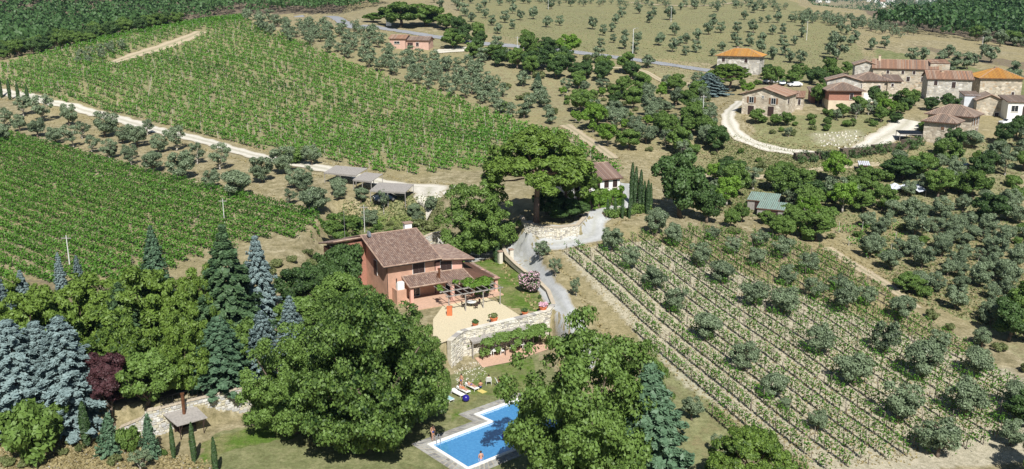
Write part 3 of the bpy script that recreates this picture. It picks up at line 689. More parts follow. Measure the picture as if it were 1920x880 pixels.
# ------------------------------------------------------------------ vineyards
def vineyard(name_, poly, p0, p1, spacing, d0, d1, mat, dens, size, h0, h1, thick, gap, postgap, postmesh, group, desc, seed, each_post=False, posth=1.9):
    rg = np.random.default_rng(seed); A = hit(*p0); B = hit(*p1); d = np.array([(B - A).x, (B - A).y]); d /= np.hypot(*d); n = np.array([-d[1], d[0]])
    P = hits([p[0] for p in poly], [p[1] for p in poly])[:, :2] - np.array([A.x, A.y])
    s0, s1 = (P @ n).min(), (P @ n).max(); t0, t1 = (P @ d).min() - 3, (P @ d).max() + 3
    k0 = int(math.ceil(s0 / spacing)); rows = []
    for k in range(k0, int(s1 / spacing) + 1):
        t = np.arange(t0, t1, .5); x = A.x + n[0] * k * spacing + d[0] * t; y = A.y + n[1] * k * spacing + d[1] * t
        u, v = proj(x, y, H(x, y)); ok = inpoly(u, v, poly) & (y > d0) & (y < d1)
        for ex in AVOID:
            ok &= ~inpoly(u, v, ex)
        if ok.sum() < 8: continue
        idx = np.where(ok)[0]; cuts = np.split(idx, np.where(np.diff(idx) > 6)[0] + 1)
        rows += [(k, t[c[0]], t[c[-1]]) for c in cuts if len(c) >= 8]
    rows.sort(key=lambda r: (-r[0], r[1])); out = []
    for (k, ta, tb) in rows:
        L = tb - ta; m = int(L * dens); t = rg.uniform(ta, tb, m)
        # individual plants: clumps along the wire with gaps between
        pl = np.round(t / 1.1) * 1.1; keep = (np.sin(pl * 12.9898 + k * 78.233) * 43758.5453 % 1) > gap
        t = np.where(rg.uniform(size=m) < .75, pl + rg.normal(size=m) * .3, t); t = t[keep]; m = len(t)
        off = rg.normal(size=m) * thick * .42
        hh = rg.uniform(h0, h1, m) + rg.normal(size=m) * .08 + .15 * np.sin(pl[keep] * 3.7 + k)
        x = A.x + n[0] * (k * spacing + off) + d[0] * t; y = A.y + n[1] * (k * spacing + off) + d[1] * t
        gz = H(x, y); Pq = np.stack([x, y, gz + hh], 1)
        side = np.sign(off + 1e-6)[:, None] * np.array([n[0], n[1], 0])[None]
        Nn = unit(side * .7 + np.array([0, 0, .75]) + rg.normal(size=(m, 3)) * .55)
        V, Fq = quads(Pq, Nn, size, rg, 1.3)
        ax, ay = A.x + n[0] * k * spacing + d[0] * ta, A.y + n[1] * k * spacing + d[1] * ta; az = float(H(ax, ay))
        r = empty('vine_row', (ax, ay, az), 0, None, 'vine row', group)
        o = link('vine_foliage', npmesh('vine_foliage', V - np.array([ax, ay, az]), Fq, [mat]), r)
        # knotty stems and wires
        st = MB(); mid = MB(); q = ta + .5
        wires = []
        while q < tb:
            sx, sy = A.x + n[0] * k * spacing + d[0] * q, A.y + n[1] * k * spacing + d[1] * q; sz = float(H(sx, sy))
            wires.append((sx - ax, sy - ay, sz - az))
            if each_post:
                pp = link('trellis_post', postmesh, r); pp.location = (sx - ax, sy - ay, sz - az); pp.rotation_euler = (rnd.uniform(-.06, .06), rnd.uniform(-.06, .06), rnd.uniform(0, 3))
            else:
                rr_ = .035; st.bar((sx - ax, sy - ay, sz - az - .2), (sx - ax + rnd.uniform(-.06, .06), sy - ay, sz - az + posth * rnd.uniform(.92, 1.08)), rr_, 4)
            q += postgap
        if each_post:
            for hz in (.75, 1.35):
                for a, b in zip(wires, wires[1:]): mid.bar((a[0], a[1], a[2] + hz), (b[0], b[1], b[2] + hz), .02, 3)
            if mid.v: mid.build('trellis_wires', 'post', r, kind='stuff')
            q = ta + .4; sm = MB()
            while q < tb:
                sx, sy = A.x + n[0] * k * spacing + d[0] * q - ax, A.y + n[1] * k * spacing + d[1] * q - ay; sz = float(H(sx + ax, sy + ay)) - az
                b1 = (sx + rnd.uniform(-.08, .08), sy + rnd.uniform(-.08, .08), sz + .75); sm.bar((sx, sy, sz - .1), b1, .045, 4)
                sm.bar(b1, (b1[0] + d[0] * rnd.uniform(-.5, .5), b1[1] + d[1] * .5 * rnd.uniform(-1, 1), sz + 1.4), .025, 3)
                q += 1.1
            sm.build('vine_stems', 'bark', r, kind='stuff')
        elif st.v: st.build('trellis_posts', 'post' if 'lower' in group else 'concretepost', r, kind='stuff')
        out.append((k, r))
    # label rows by their order down the slope
    out.sort(key=lambda a: -float(a[1].location.y) + 1e-3 * a[1].location.x)
    for i, (k, r) in enumerate(out): r['label'] = f"{desc}, {ordinal(i)} of {len(out)} counting downhill"
    print(name_, 'rows', len(out)); return out
AVOID = []
# ------------------------------------------------------------------ forest masses
def forest(name, places, mat, label, per=46, r0=3.4, seed=5):
    rg = np.random.default_rng(seed); A = np.array(places); n = len(A); z = H(A[:, 0], A[:, 1])
    rr = r0 * rg.uniform(.7, 1.35, n); hh = rr * rg.uniform(1.5, 2.3, n)
    k = np.repeat(np.arange(n), per); d = unit(rg.normal(size=(n * per, 3))); d[:, 2] = np.abs(d[:, 2]) * 1.1 - .25; d = unit(d)
    j = 1 + .16 * np.sin(d[:, 0] * 5 + k) * np.cos(d[:, 1] * 6 + k * 2)
    P = np.stack([A[k, 0] + d[:, 0] * rr[k] * j, A[k, 1] + d[:, 1] * rr[k] * j, z[k] + hh[k] * .75 + d[:, 2] * rr[k] * j * .95], 1)
    Nn = unit(d + rg.normal(size=d.shape) * .45); V, Fq = quads(P, Nn, 1.2 * r0 / 3.5, rg, 1.4)
    print(name, n, 'crowns')
    return tag(link(name, npmesh(name, V, Fq, [mat])), label, kind='stuff')
# ------------------------------------------------------------------ pool
Lp = at_z(780 + 90/4.4, 680 + 680/4.4, 0); _n1 = at_z(780 + 600/4.4, 680 + 490/4.4, 0)
ex = (_n1 - Lp).normalized(); ey = Vector((ex.y, -ex.x, 0)); pyaw = math.atan2(-ey.x * -1, 0) if False else math.atan2(ex.y, ex.x)
def PL(a, b, z=0): return Lp + ex * a + ey * b + Vector((0, 0, z))      # pool coordinates: a along, b towards the camera
outer = [(0, 0), (8.1, 0), (7.9, -2.4), (14.2, -2.4), (14.2, 6.8), (0, 6.8)]
def inset(poly, d):
    out = []; n = len(poly)
    for i in range(n):
        p0 = Vector(poly[i-1]); p1 = Vector(poly[i]); p2 = Vector(poly[(i+1) % n]); a = (p1 - p0).normalized(); b = (p2 - p1).normalized()
        na = Vector((-a.y, a.x)); nb = Vector((-b.y, b.x)); m = (na + nb); m = m / max(m.dot(na), .3)
        out.append(tuple(p1 + m * d))
    return out
area = sum(outer[i-1][0]*outer[i][1] - outer[i][0]*outer[i-1][1] for i in range(len(outer)))
sg = 1 if area > 0 else -1
inner = inset(outer, .36 * sg); pave = inset(outer, -1.15 * sg)
HOLES.append(([tuple(PL(*p).xy) for p in inset(outer, -.35 * sg)], 1.9))
def pool():
    r = empty('swimming_pool', PL(0, 0), 0, 'L-shaped blue swimming pool with white coping on the lawn', 'swimming pool')
    o_ = PL(0, 0)
    def q(p, z): v = PL(p[0], p[1], z) - o_; return tuple(v)
    b = MB(); n = len(outer)
    for i in range(n):
        j = (i + 1) % n
        b.add([q(outer[i], .12), q(outer[j], .12), q(inner[j], .12), q(inner[i], .12), q(outer[i], -.4), q(outer[j], -.4), q(inner[j], -.4), q(inner[i], -.4)], [(0,1,2,3),(4,5,1,0),(3,2,6,7)])
    b.build('coping', 'poolwhite', r)
    m, nt, bs = newmat('pool_liner'); nt.links.new(ramp(nt, noise(nt, 1.5), [(.3, (.07, .30, .62)), (.7, (.10, .37, .70))]), bs.inputs['Base Color']); bs.inputs['Roughness'].default_value = .7
    b = MB(); b.add([q(p, -1.35) for p in inner], [tuple(range(n))])
    for i in range(n):
        j = (i + 1) % n; b.add([q(inner[i], -.02), q(inner[j], -.02), q(inner[j], -1.35), q(inner[i], -1.35)], [(0,1,2,3)])
    b.build('basin', [m], r)
    m, nt, bs = newmat('pool_water'); bs.inputs['Base Color'].default_value = (.10, .40, .78, 1); bs.inputs['Roughness'].default_value = .06
    bs.inputs['Transmission Weight'].default_value = .35; bs.inputs['IOR'].default_value = 1.33
    nt.links.new(ramp(nt, noise(nt, 3.5, 5, rough=.7), [(.3, (.07, .29, .62)), (.55, (.09, .36, .72)), (.75, (.16, .46, .8))]), bs.inputs['Base Color'])
    bump(nt, bs, noise(nt, 3, 3), .22, .05)
    b = MB(); b.add([q(p, -.06) for p in inner], [tuple(range(n))]); b.build('pool_water', [m], r)
    # stone surround, one slab after another
    b = MB(); rg = random.Random(3); base = MB(); base.add([q(p, .025) for p in outer] + [q(p, .025) for p in pave], [(i, (i+1) % n, n + (i+1) % n, n + i) for i in range(n)]); 
    for i in range(n):
        j = (i + 1) % n; L = (Vector(outer[j]) - Vector(outer[i])).length; k = max(2, int(L / .5))
        for rI in range(3):
            for c in range(k):
                def lp(t, s): 
                    a = Vector(outer[i]).lerp(Vector(outer[j]), t); bb = Vector(pave[i]).lerp(Vector(pave[j]), t); return a.lerp(bb, s)
                g = .025; t0, t1 = (c + g * 2 + rg.uniform(0, .12)) / k, (c + 1 - g * 2 - rg.uniform(0, .12)) / k; s0, s1 = rI/3 + g + rg.uniform(0, .03), (rI+1)/3 - g
                z = .05 + rg.uniform(0, .02); ps = [lp(t0, s0), lp(t1, s0), lp(t1, s1), lp(t0, s1)]
                if sg * ((ps[1] - ps[0]).x * (ps[2] - ps[1]).y - (ps[1] - ps[0]).y * (ps[2] - ps[1]).x) > 0 or True:
                    b.add([q(p, z) for p in ps] + [q(p, .0) for p in ps], [(0,1,2,3),(4,5,1,0),(5,6,2,1),(6,7,3,2),(7,4,0,3)])
    base.build('paving_bed', 'mortar', r); b.build('paving_stones', 'paving', r, kind='stuff')
    # ladder
    lad = MB()
    for s in (-.25, .25):
        pts_ = [PL(1.1 + s, .55, -.8) - o_, PL(1.1 + s, .5, .6) - o_, PL(1.1 + s, .35, .85) - o_, PL(1.1 + s, .0, .8) - o_, PL(1.1 + s, -.12, .1) - o_]; lad.path(pts_, [.03] * 5, 6)
    for z in (-.1, -.35): lad.bar(PL(.85, .55, z) - o_, PL(1.35, .55, z) - o_, .03)
    lad.build('pool_ladder', 'steel', r)
# ------------------------------------------------------------------ stone walls
def stonewall(name, line, th, mat, label, cat='wall', course=.27, coping='coping', ledge=.12, front=-1, group=None):
    "line: (x, y, foot z, top z); stones stand proud of a mortar core"
    o0 = Vector((line[0][0], line[0][1], 0)); r = empty(name, o0, 0, label, cat, group); core = MB(); st = MB(); cp = MB(); rg = random.Random(len(line) * 7 + int(abs(line[0][0])))
    for (a, b) in zip(line, line[1:]):
        A = Vector((a[0], a[1])); B = Vector((b[0], b[1])); d = (B - A); L = d.length; d = d / L; n = Vector((-d.y, d.x)) * (1 if front > 0 else -1)   # n points to the seen face
        def W(t, off, z): p = A + d * t + n * off - o0.xy; return (p.x, p.y, z)
        core.add([W(0, 0, a[2]-.5), W(L, 0, b[2]-.5), W(L, -th, b[2]-.5), W(0, -th, a[2]-.5), W(0, 0, a[3]), W(L, 0, b[3]), W(L, -th, b[3]), W(0, -th, a[3])], [(0,1,5,4),(1,2,6,5),(2,3,7,6),(3,0,4,7),(4,5,6,7)])
        rows = max(1, int(max(a[3] - a[2], b[3] - b[2]) / course))
        for k in range(rows):
            t = rg.uniform(-.2, 0)
            while t < L:
                wd = rg.uniform(.22, .7); f = min(max((t + wd/2) / L, 0), 1); z0 = a[2] + (b[2] - a[2]) * f; z1 = a[3] + (b[3] - a[3]) * f
                lo = z0 + (z1 - z0) * k / rows + rg.uniform(-.05, .07); hi = z0 + (z1 - z0) * (k + 1) / rows + rg.uniform(-.08, .05); p = rg.uniform(.03, .09)
                ta, tb = max(t + .015, 0), min(t + wd - .015, L)
                if tb - ta > .08:
                    j = lambda: rg.uniform(-.045, .045)
                    st.add([W(ta+j(), -.05, lo+j()), W(tb+j(), -.05, lo+j()), W(tb+j(), -.05, hi+j()), W(ta+j(), -.05, hi+j()), W(ta+.03+j(), p, lo+.03), W(tb-.03+j(), p, lo+.03+j()), W(tb-.03, p+j(), hi-.03+j()), W(ta+.03, p, hi-.03+j())],
                           [(4,5,6,7),(0,1,5,4),(1,2,6,5),(2,3,7,6),(3,0,4,7)])
                t += wd
        t = 0
        while t < L - .05: # coping slabs
            wd = min(rg.uniform(.5, .8), L - t); f0, f1 = t/L, (t+wd)/L; za = a[3] + (b[3]-a[3])*f0; zb = a[3] + (b[3]-a[3])*f1; h = .09 + rg.uniform(0, .02)
            cp.add([W(t+.01, ledge, za+.002), W(t+wd-.01, ledge, zb+.002), W(t+wd-.01, -th-.05, zb+.002), W(t+.01, -th-.05, za+.002), W(t+.01, ledge, za+h), W(t+wd-.01, ledge, zb+h), W(t+wd-.01, -th-.05, zb+h), W(t+.01, -th-.05, za+h)], [(0,1,5,4),(1,2,6,5),(2,3,7,6),(3,0,4,7),(4,5,6,7),(0,3,2,1)])
            t += wd
    core.build('wall_core', 'mortar', r); st.build('wall_stones', mat, r, kind='stuff'); cp.build('coping', coping, r); return r
def walls():
    # retaining wall under the villa terrace
    zt = VT + .35; T_ = lambda u, v, z0=0.0, z1=zt: (*at_z(u, v, z1).xy, z0, z1)
    stonewall('retaining_wall', [T_(846, 640), T_(868, 622), T_(905, 613), T_(975, 597), T_(1030, 583), T_(1040, 572, 2.4)], .55, 'wallpale', 'tall pale stone retaining wall holding up the villa terrace above the pool lawn', coping='wallpale', front=-1)
    stonewall('garden_wall', [(*at_z(u, v, z1).xy, z0, z1) for u, v, z0, z1 in [(1040,570,2.6,3.7),(1030,545,3.2,3.75),(1012,527,3.4,3.9),(990,512,3.7,4.1),(968,494,4.1,4.4),(952,478,4.5,4.9),(944,462,4.6,5.2)]], .4, 'wallpale', 'low pale stone wall curving between the villa lawn and the gravel drive', front=-1)
    # the buttress pier at the left end of the retaining wall
    # lower left wall with coping
    P_ = [((472,723),(468,769)),((413,739),(413,789)),((345,755),(345,811)),((299,767),(297,815)),((276,772),(270,820)),((263,787),(252,822)),((224,803),(215,826))]
    line = []
    for (a, b), zt_ in zip(P_, [3.0, 3.0, 2.95, 2.9, 2.75, 1.9, 1.0]):
        p = at_z(b[0], b[1], .02); q = at_z(a[0], a[1], zt_); line.append((q.x, q.y, -.05, zt_))
    stonewall('retaining_wall', line[::-1], .5, 'wallgrey', 'long grey and white stone retaining wall below the conifers, behind the tin shelter', front=-1)
    # railing on top
    rl = [at_z(u, v - 2, 3.05) for u, v in [(300,767),(345,755),(413,739),(472,723),(500,712)]]
    r = empty('railing', rl[0], 0, 'thin dark metal railing along the top of the lower left retaining wall', 'railing'); P2 = resample(rl, .45)
    bar = MB().bar((0,0,0), (0,0,1.0), .022, 4).mesh('picket', 'metal'); 
    off = Vector((.0, .25, 0))
    for p in P2: k = link('picket', bar, r); k.location = p - rl[0] + off
    for h in (.12, 1.0): MB().path([tuple(p - rl[0] + off + Vector((0, 0, h))) for p in P2], [.03] * len(P2), 4).build('rail', 'metal', r)
    # curved wall under the umbrella pine
    zt = 8.75; line = []
    for u, v, zb in [(975,405,7.4),(984,419,7.2),(1010,425,7),(1050,427,6.8),(1085,422,6.9),(1098,408,7.3),(1104,398,7.8)]:
        p = at_z(u, v, zt); line.append((p.x, p.y, zb, zt))
    stonewall('curved_wall', line, .5, 'wallpale', 'curved pale stone wall round the umbrella pine above the gravel drive', front=-1)
    p = [at_z(u, v, z) for u, v, z in [(783,450,4.9),(812,438,5.6),(838,434,5.8)]]
    stonewall('garden_wall', [(q.x, q.y, 3.2, q.z) for q in p], .4, 'wallgrey', 'short grey stone wall behind the villa parking yard', front=-1)
# ------------------------------------------------------------------ roofs and houses
def rooftiles(b, poly, down, pitch=.34, piece=.0, h=.07, rg=random):
    "half-round tile courses laid down the slope of one roof face"
    P = [Vector(p) for p in poly]; n = (P[1] - P[0]).cross(P[2] - P[0]).normalized()
    if n.z < 0: n = -n
    dn = Vector(down); dn = (dn - n * dn.dot(n)).normalized(); ac = n.cross(dn).normalized(); o = P[0]
    A = [((p - o).dot(ac), (p - o).dot(dn)) for p in P]; a0 = min(a[0] for a in A); a1 = max(a[0] for a in A)
    k = max(1, round((a1 - a0) / pitch)); st = (a1 - a0) / k
    for i in range(k):
        a = a0 + st * (i + .5); ys = []
        for j in range(len(A)):
            (x0, y0), (x1, y1) = A[j], A[(j+1) % len(A)]
            if (x0 - a) * (x1 - a) < 0: ys.append(y0 + (y1 - y0) * (a - x0) / (x1 - x0))
        if len(ys) < 2: continue
        lo, hi = min(ys), max(ys); m = max(1, int((hi - lo) / piece)) if piece else 1
        for c in range(m):
            t0 = lo + (hi - lo) * c / m; t1 = lo + (hi - lo) * (c + 1) / m + (.03 if piece else 0); w2 = st * .42 * rg.uniform(.9, 1.05); up0, up1 = (.0, .035) if piece else (0, 0)
            def W(x, y, z): return tuple(o + ac * x + dn * y + n * z)
            x = a + rg.uniform(-.01, .01)
            b.add([W(x-w2, t0, .004), W(x-w2*.5, t0, h+up0), W(x+w2*.5, t0, h+up0), W(x+w2, t0, .004), W(x-w2, t1, .004+up1), W(x-w2*.5, t1, h+up1+.01), W(x+w2*.5, t1, h+up1+.01), W(x+w2, t1, .004+up1)],
                  [(0,1,5,4),(1,2,6,5),(2,3,7,6),(4,5,6,7)])
def ridge(b, a, c, r=.11):
    a = Vector(a); c = Vector(c); L = (c - a).length; k = max(1, int(L / .45))
    for i in range(k):
        p = a.lerp(c, i / k); q = a.lerp(c, (i + 1.05) / k); b.bar(p + Vector((0,0,.03)), q + Vector((0,0,.03)), r * rnd.uniform(.92, 1.05), 6, r * .85)
def roof(parent, faces, tmat, t=.16, piece=.0, pitch=.36, ridges=(), soffit='soffit'):
    "faces: (polygon ccw from above, downhill direction)"
    s = MB(); tl_ = MB()
    for poly, dn in faces: s.slab(poly, t); rooftiles(tl_, poly, dn, pitch, piece, rg=rnd)
    rf = s.build('roof', soffit, parent); tl_.build('roof_tiles', tmat, rf, kind='stuff')
    if ridges:
        rb = MB()
        for a, c in ridges: ridge(rb, a, c)
        rb.build('ridge_tiles', 'ridgetile', rf, kind='stuff')
    return rf
def window(parent, axis_, x, y, z, w_, h_, shut=True, mat='wood', frame='white', door=False, open_=False, sill=True):
    "axis_ 'f' front wall (facing -y) at depth y, 'l'/'r' side walls at x; shutters are sub-parts"
    def B(mb, a0, a1, d0, d1, z0, z1):   # a along wall, d outwards
        if axis_ == 'f': mb.box(x + a0, x + a1, y - d1, y - d0, z + z0, z + z1)
        elif axis_ == 'r': mb.box(x + d0, x + d1, y + a0, y + a1, z + z0, z + z1)
        else: mb.box(x - d1, x - d0, y + a0, y + a1, z + z0, z + z1)
        return mb
    f = MB(); B(f, -w_/2-.07, -w_/2, .0, .05, -.07, h_+.07); B(f, w_/2, w_/2+.07, .0, .05, -.07, h_+.07); B(f, -w_/2, w_/2, .0, .05, h_, h_+.07); B(f, -w_/2, w_/2, .0, .05, -.07, 0); B(f, -.025, .025, .0, .045, 0, h_)
    fr = f.build('door' if door else 'window', frame if not door else mat, parent)
    if door: B(MB(), -w_/2, w_/2, .004, .03, 0, h_).build('door_panel', mat, fr); return fr
    B(MB(), -w_/2, w_/2, .004, .02, 0, h_).build('pane', 'glass', fr)
    if shut and open_:
        for s in (-1, 1): B(MB(), s*(w_/2+.08) if s > 0 else -w_-.05, w_+.05 if s > 0 else -(w_/2+.08), .01, .06, -.02, h_+.02).build('shutter', mat, fr)
    elif shut:
        for s in (0, 1):
            m_ = MB(); B(m_, -w_/2 + s*w_/2 + .01, s*w_/2 - .01, .05, .085, .0, h_)
            k = int(h_ / .12)
            for q in range(k): B(m_, -w_/2 + s*w_/2 + .06, s*w_/2 - .06, .085, .1, .06 + q*(h_-.1)/k, .06 + q*(h_-.1)/k + .06)
            m_.build('shutter', mat, fr)
    if sill: B(MB(), -w_/2-.12, w_/2+.12, .0, .12, -.14, -.075).build('sill', 'coping', fr)
    return fr
def house(px, D, yaw, w_, d_, h, kind, wall, tmat, label, wins=(), rise=None, over=.45, cat='house', upper=None, chim=(), z=None, name='stone_house', anchor=None, group=None):
    "anchor: the front-left foot of the walls, measured on the photograph; x along the front, y back"
    if anchor is None:
        if D: x, y, zz = at_y(px[0], px[1], D)
        else: x, y, zz = hit(*px)
    else: x, y, zz = anchor
    z = zz if z is None else z
    r = empty(name, (x, y, z), math.radians(yaw), label, cat, group)
    rise = rise or .3 * min(w_, d_) / 2; o = over
    b = MB(); b.box(0, w_, 0, d_, -1.5, h if not upper else h * .48)
    if kind == 'gable_y':   # ridge runs back, gable faces the front
        for yy in (0, d_): pass
        b.add([(0,0,h),(w_,0,h),(w_/2,0,h+rise),(0,d_,h),(w_,d_,h),(w_/2,d_,h+rise)], [(0,1,2),(4,3,5)])
    if kind == 'gable_x':
        b.add([(0,0,h),(0,d_,h),(0,d_/2,h+rise),(w_,0,h),(w_,d_,h),(w_,d_/2,h+rise)], [(1,0,2),(3,4,5)])
    b.build('wall', wall, r)
    if upper: MB().box(.0, w_, 0, d_, h * .48, h).build('upper_wall', upper, r)
    e = o * rise / (min(w_, d_) / 2)
    if kind == 'gable_y':
        t_ = h + rise + .1; l = h - e + .1
        faces = [([(-o,-o,l),(w_/2,-o,t_),(w_/2,d_+o,t_),(-o,d_+o,l)], (-1,0,-.3)), ([(w_/2,-o,t_),(w_+o,-o,l),(w_+o,d_+o,l),(w_/2,d_+o,t_)], (1,0,-.3))]; rid = [((w_/2,-o,t_),(w_/2,d_+o,t_)), ((-o,-o,l),(w_/2,-o,t_)), ((w_/2,-o,t_),(w_+o,-o,l))]
    elif kind == 'gable_x':
        t_ = h + rise + .1; l = h - e + .1
        faces = [([(-o,-o,l),(w_+o,-o,l),(w_+o,d_/2,t_),(-o,d_/2,t_)], (0,-1,-.3)), ([(-o,d_/2,t_),(w_+o,d_/2,t_),(w_+o,d_+o,l),(-o,d_+o,l)], (0,1,-.3))]; rid = [((-o,d_/2,t_),(w_+o,d_/2,t_))]
    elif kind == 'hip':
        m = min(w_, d_) / 2; t_ = h + rise + .1; l = h - e + .1
        if w_ >= d_: A, B_ = (m, d_/2, t_), (w_-m+.01, d_/2, t_)
        else: A, B_ = (w_/2, m, t_), (w_/2, d_-m+.01, t_)
        c = [(-o,-o,l),(w_+o,-o,l),(w_+o,d_+o,l),(-o,d_+o,l)]
        if w_ >= d_: faces = [([c[0],c[1],B_,A],(0,-1,-.3)), ([c[1],c[2],B_],(1,0,-.3)), ([c[2],c[3],A,B_],(0,1,-.3)), ([c[3],c[0],A],(-1,0,-.3))]; rid = [(A,B_),(A,c[0]),(B_,c[1]),(B_,c[2]),(A,c[3])]
        else: faces = [([c[0],c[1],A],(0,-1,-.3)), ([c[1],c[2],B_,A],(1,0,-.3)), ([c[2],c[3],B_],(0,1,-.3)), ([c[3],c[0],A,B_],(-1,0,-.3))]; rid = [(A,B_),(A,c[0]),(A,c[1]),(B_,c[2]),(B_,c[3])]
    else: # shed, falling to the front
        t_ = h + rise + .1; l = h - .1
        b2 = MB(); b2.add([(0,0,h),(0,d_,h),(0,d_,h+rise),(w_,0,h),(w_,d_,h),(w_,d_,h+rise)], [(1,0,2),(3,4,5),(1,2,5,4)]); b2.build('wall', wall, r)
        faces = [([(-o,-o,l),(w_+o,-o,l),(w_+o,d_+o,t_),(-o,d_+o,t_)], (0,-1,-.3))]; rid = []
    roof(r, faces, tmat, ridges=rid)
    for wn in wins: window(r, *wn[:6], **(wn[6] if len(wn) > 6 else {}))
    for cx, cy, ch in chim:
        k = MB(); k.box(cx-.3, cx+.3, cy-.3, cy+.3, h - .3, h + rise + ch).build('chimney', 'cream', r); MB().box(cx-.42, cx+.42, cy-.42, cy+.42, h+rise+ch+.002, h+rise+ch+.12).build('chimney_cap', 'ridgetile', r)
    return r
O_V = Vector((-17.157, 121.412, VT)); VY = math.radians(29)
def villa():
    r = empty('villa', O_V, VY, 'salmon pink villa with broad brown tiled roof beside the gravel drive', 'villa')
    b = MB(); b.box(0, 7.3, 0, 15, -1, 5.35); b.add([(0,0,5.35),(0,15,5.35),(0,7.9,7.45),(7.3,0,5.35),(7.3,15,5.35),(7.3,7.9,7.45)], [(1,0,2),(3,4,5)]); b.build('wall', 'salmon', r)
    MB().box(7.302, 11.6, .0, 7.5, -1, 4.55).build('side_wing_wall', 'salmonlight', r)
    b = MB(); b.box(-4.4, -.002, 8.0, 8.3, -1, 6.9); b.box(-4.4, -.002, 8.302, 13.8, -1, 5.3); b.build('back_wing_wall', 'redbrick', r)
    f = [([(-.75,-.85,5.3),(7.9,-.85,5.3),(7.9,7.9,7.72),(-.75,7.9,7.72)], (0,-1,-.25)), ([(-.75,7.9,7.72),(7.9,7.9,7.72),(7.9,15.7,5.5),(-.75,15.7,5.5)], (0,1,-.25))]
    roof(r, f, 'tile', piece=.42, pitch=.27, ridges=[((-.75,7.9,7.74),(7.9,7.9,7.74)), ((-.75,-.85,5.33),(-.75,7.9,7.75)), ((7.9,-.85,5.33),(7.9,7.9,7.75)), ((-.75,-.86,5.31),(7.9,-.86,5.31))])
    roof(r, [([(-4.9,7.55,7.35),(-.76,7.55,7.5),(-.76,14.6,5.7),(-4.9,14.6,5.6)], (0,1,-.25))], 'tile', piece=.42, pitch=.27, ridges=[((-4.9,7.55,7.37),(-.8,7.55,7.52))])
    roof(r, [([(7.91,-.75,5.12),(13.0,-.75,4.55),(13.0,8.1,4.55),(7.91,8.1,5.12)], (1,0,-.12))], 'tile', piece=.42, pitch=.27, ridges=[((7.95,-.77,5.14),(13.0,-.77,4.57)), ((13.0,-.75,4.57),(13.0,8.1,4.57))])
    # veranda roofs
    roof(r, [([(2.2,-2.8,2.45),(8.2,-2.8,2.45),(8.2,-.002,3.3),(2.2,-.002,3.3)], (0,-1,-.25))], 'tile', piece=.42, pitch=.27, ridges=[((2.2,-2.81,2.46),(8.2,-2.81,2.46)), ((2.2,-2.8,2.47),(2.2,0,3.33)), ((2.2,-.06,3.33),(8.2,-.06,3.33))])
    roof(r, [([(7.6,-4.1,2.3),(11.5,-4.1,2.3),(11.6,-.002,3.1),(8.21,-.002,3.18)], (0,-1,-.25)), ([(11.5,-4.1,2.3),(15.6,-3.6,2.05),(15.6,5,2.05),(11.61,5,3.1),(11.6,-.002,3.1)], (1,-.05,-.25))], 'tile', piece=.42, pitch=.27,
         ridges=[((7.6,-4.11,2.31),(11.5,-4.11,2.31)), ((11.5,-4.1,2.31),(15.6,-3.6,2.07)), ((11.6,0,3.12),(11.5,-4.1,2.33)), ((15.6,-3.6,2.07),(15.6,5,2.07)), ((8.3,-.06,3.2),(11.6,-.06,3.12))])
    for x, y in [(2.6,-2.4),(7.9,-4.4),(11.3,-3.8),(15.2,-3.2),(15.2,1)]: MB().box(x-.22, x+.22, y-.22 if y > -4 else y-.0, y+.22 if y > -4 else y+.4, -.3, 2.2).build('pillar', 'salmonlight', r)
    # floor of the veranda
    MB().box(1.5, 15.4, -5.2, -.01, -.5, .14).build('veranda_floor', 'patio', r)
    window(r, 'f', 4.75, 0, 3.5, 1.75, 1.45); window(r, 'f', 8.95, 0, 3.28, 1.75, 1.4); window(r, 'l', 0, 4.2, 2.9, 1.2, 2.0, sill=False); window(r, 'l', -4.4, 10, 4.9, 1.1, 1.1)
    window(r, 'f', 4.2, 0, .2, 1.2, 2.0, shut=False); window(r, 'f', 9.6, 0, .2, 1.6, 2.0, shut=False)
    for x, y in [(.06, -.06), (7.24, -.06), (11.5, -.08)]: MB().bar((x, y, -.2), (x, y, 5.1 if x < 8 else 4.5), .05).build('downpipe', 'metal', r)
    MB().box(-.75, 7.9, -.98, -.87, 5.16, 5.26).build('gutter', 'metal', r)
    MB().box(6.2, 7.3, 8.1, 8.8, 7.2, 8.55).build('chimney', 'white', r); MB().box(6.05, 7.45, 7.95, 8.95, 8.56, 8.7).build('chimney_cap', 'ridgetile', r)
    c = MB(); c.bar((7.1, -1.7, 2.7), (7.1, -1.7, 4.1), .16, 10).bar((7.1, -1.7, 4.102), (7.1, -1.7, 4.25), .22, 10); c.build('flue', 'copper', r)
    MB().bar((6.75, -1.75, 2.7), (6.75, -1.75, 3.6), .08, 8).build('flue', 'copper', r)
    d = MB()
    for i in range(12):
        a0, a1 = 2*PI*i/12, 2*PI*(i+1)/12; d.add([(0,.12,0),(.42*math.cos(a0),0,.5*math.sin(a0)),(.42*math.cos(a1),0,.5*math.sin(a1)),(0,.16,0)], [(0,1,2),(3,2,1)])
    dd = d.build('satellite_dish', 'steel', r); dd.location = (.2, 6.9, 8.1); dd.rotation_euler = (-.4, 0, .5)
    MB().bar((.2, 7.0, 7.5), (.2, 7.0, 8.1), .03).build('dish_mast', 'metal', r)
    MB().bar((-1.5, 12.5, 5.5), (-1.5, 12.5, 10.5), .035).build('aerial_mast', 'steel', r)
    ac = MB().box(.9, 1.9, -1.6, -1.0, 2.0, 3.05).build('water_tank', 'white', r); MB().bar((.9, -1.3, 3.06), (.9, -1.3, 3.6), .07).build('vent_pipe', 'metal', ac)
    MB().box(.7, 2.1, -1.8, -.01, -.3, 2.0).build('porch_wall', 'salmon', r)
    # pergola in front of the veranda
    Mv = Matrix.Translation(O_V) @ Matrix.Rotation(VY, 4, 'Z')
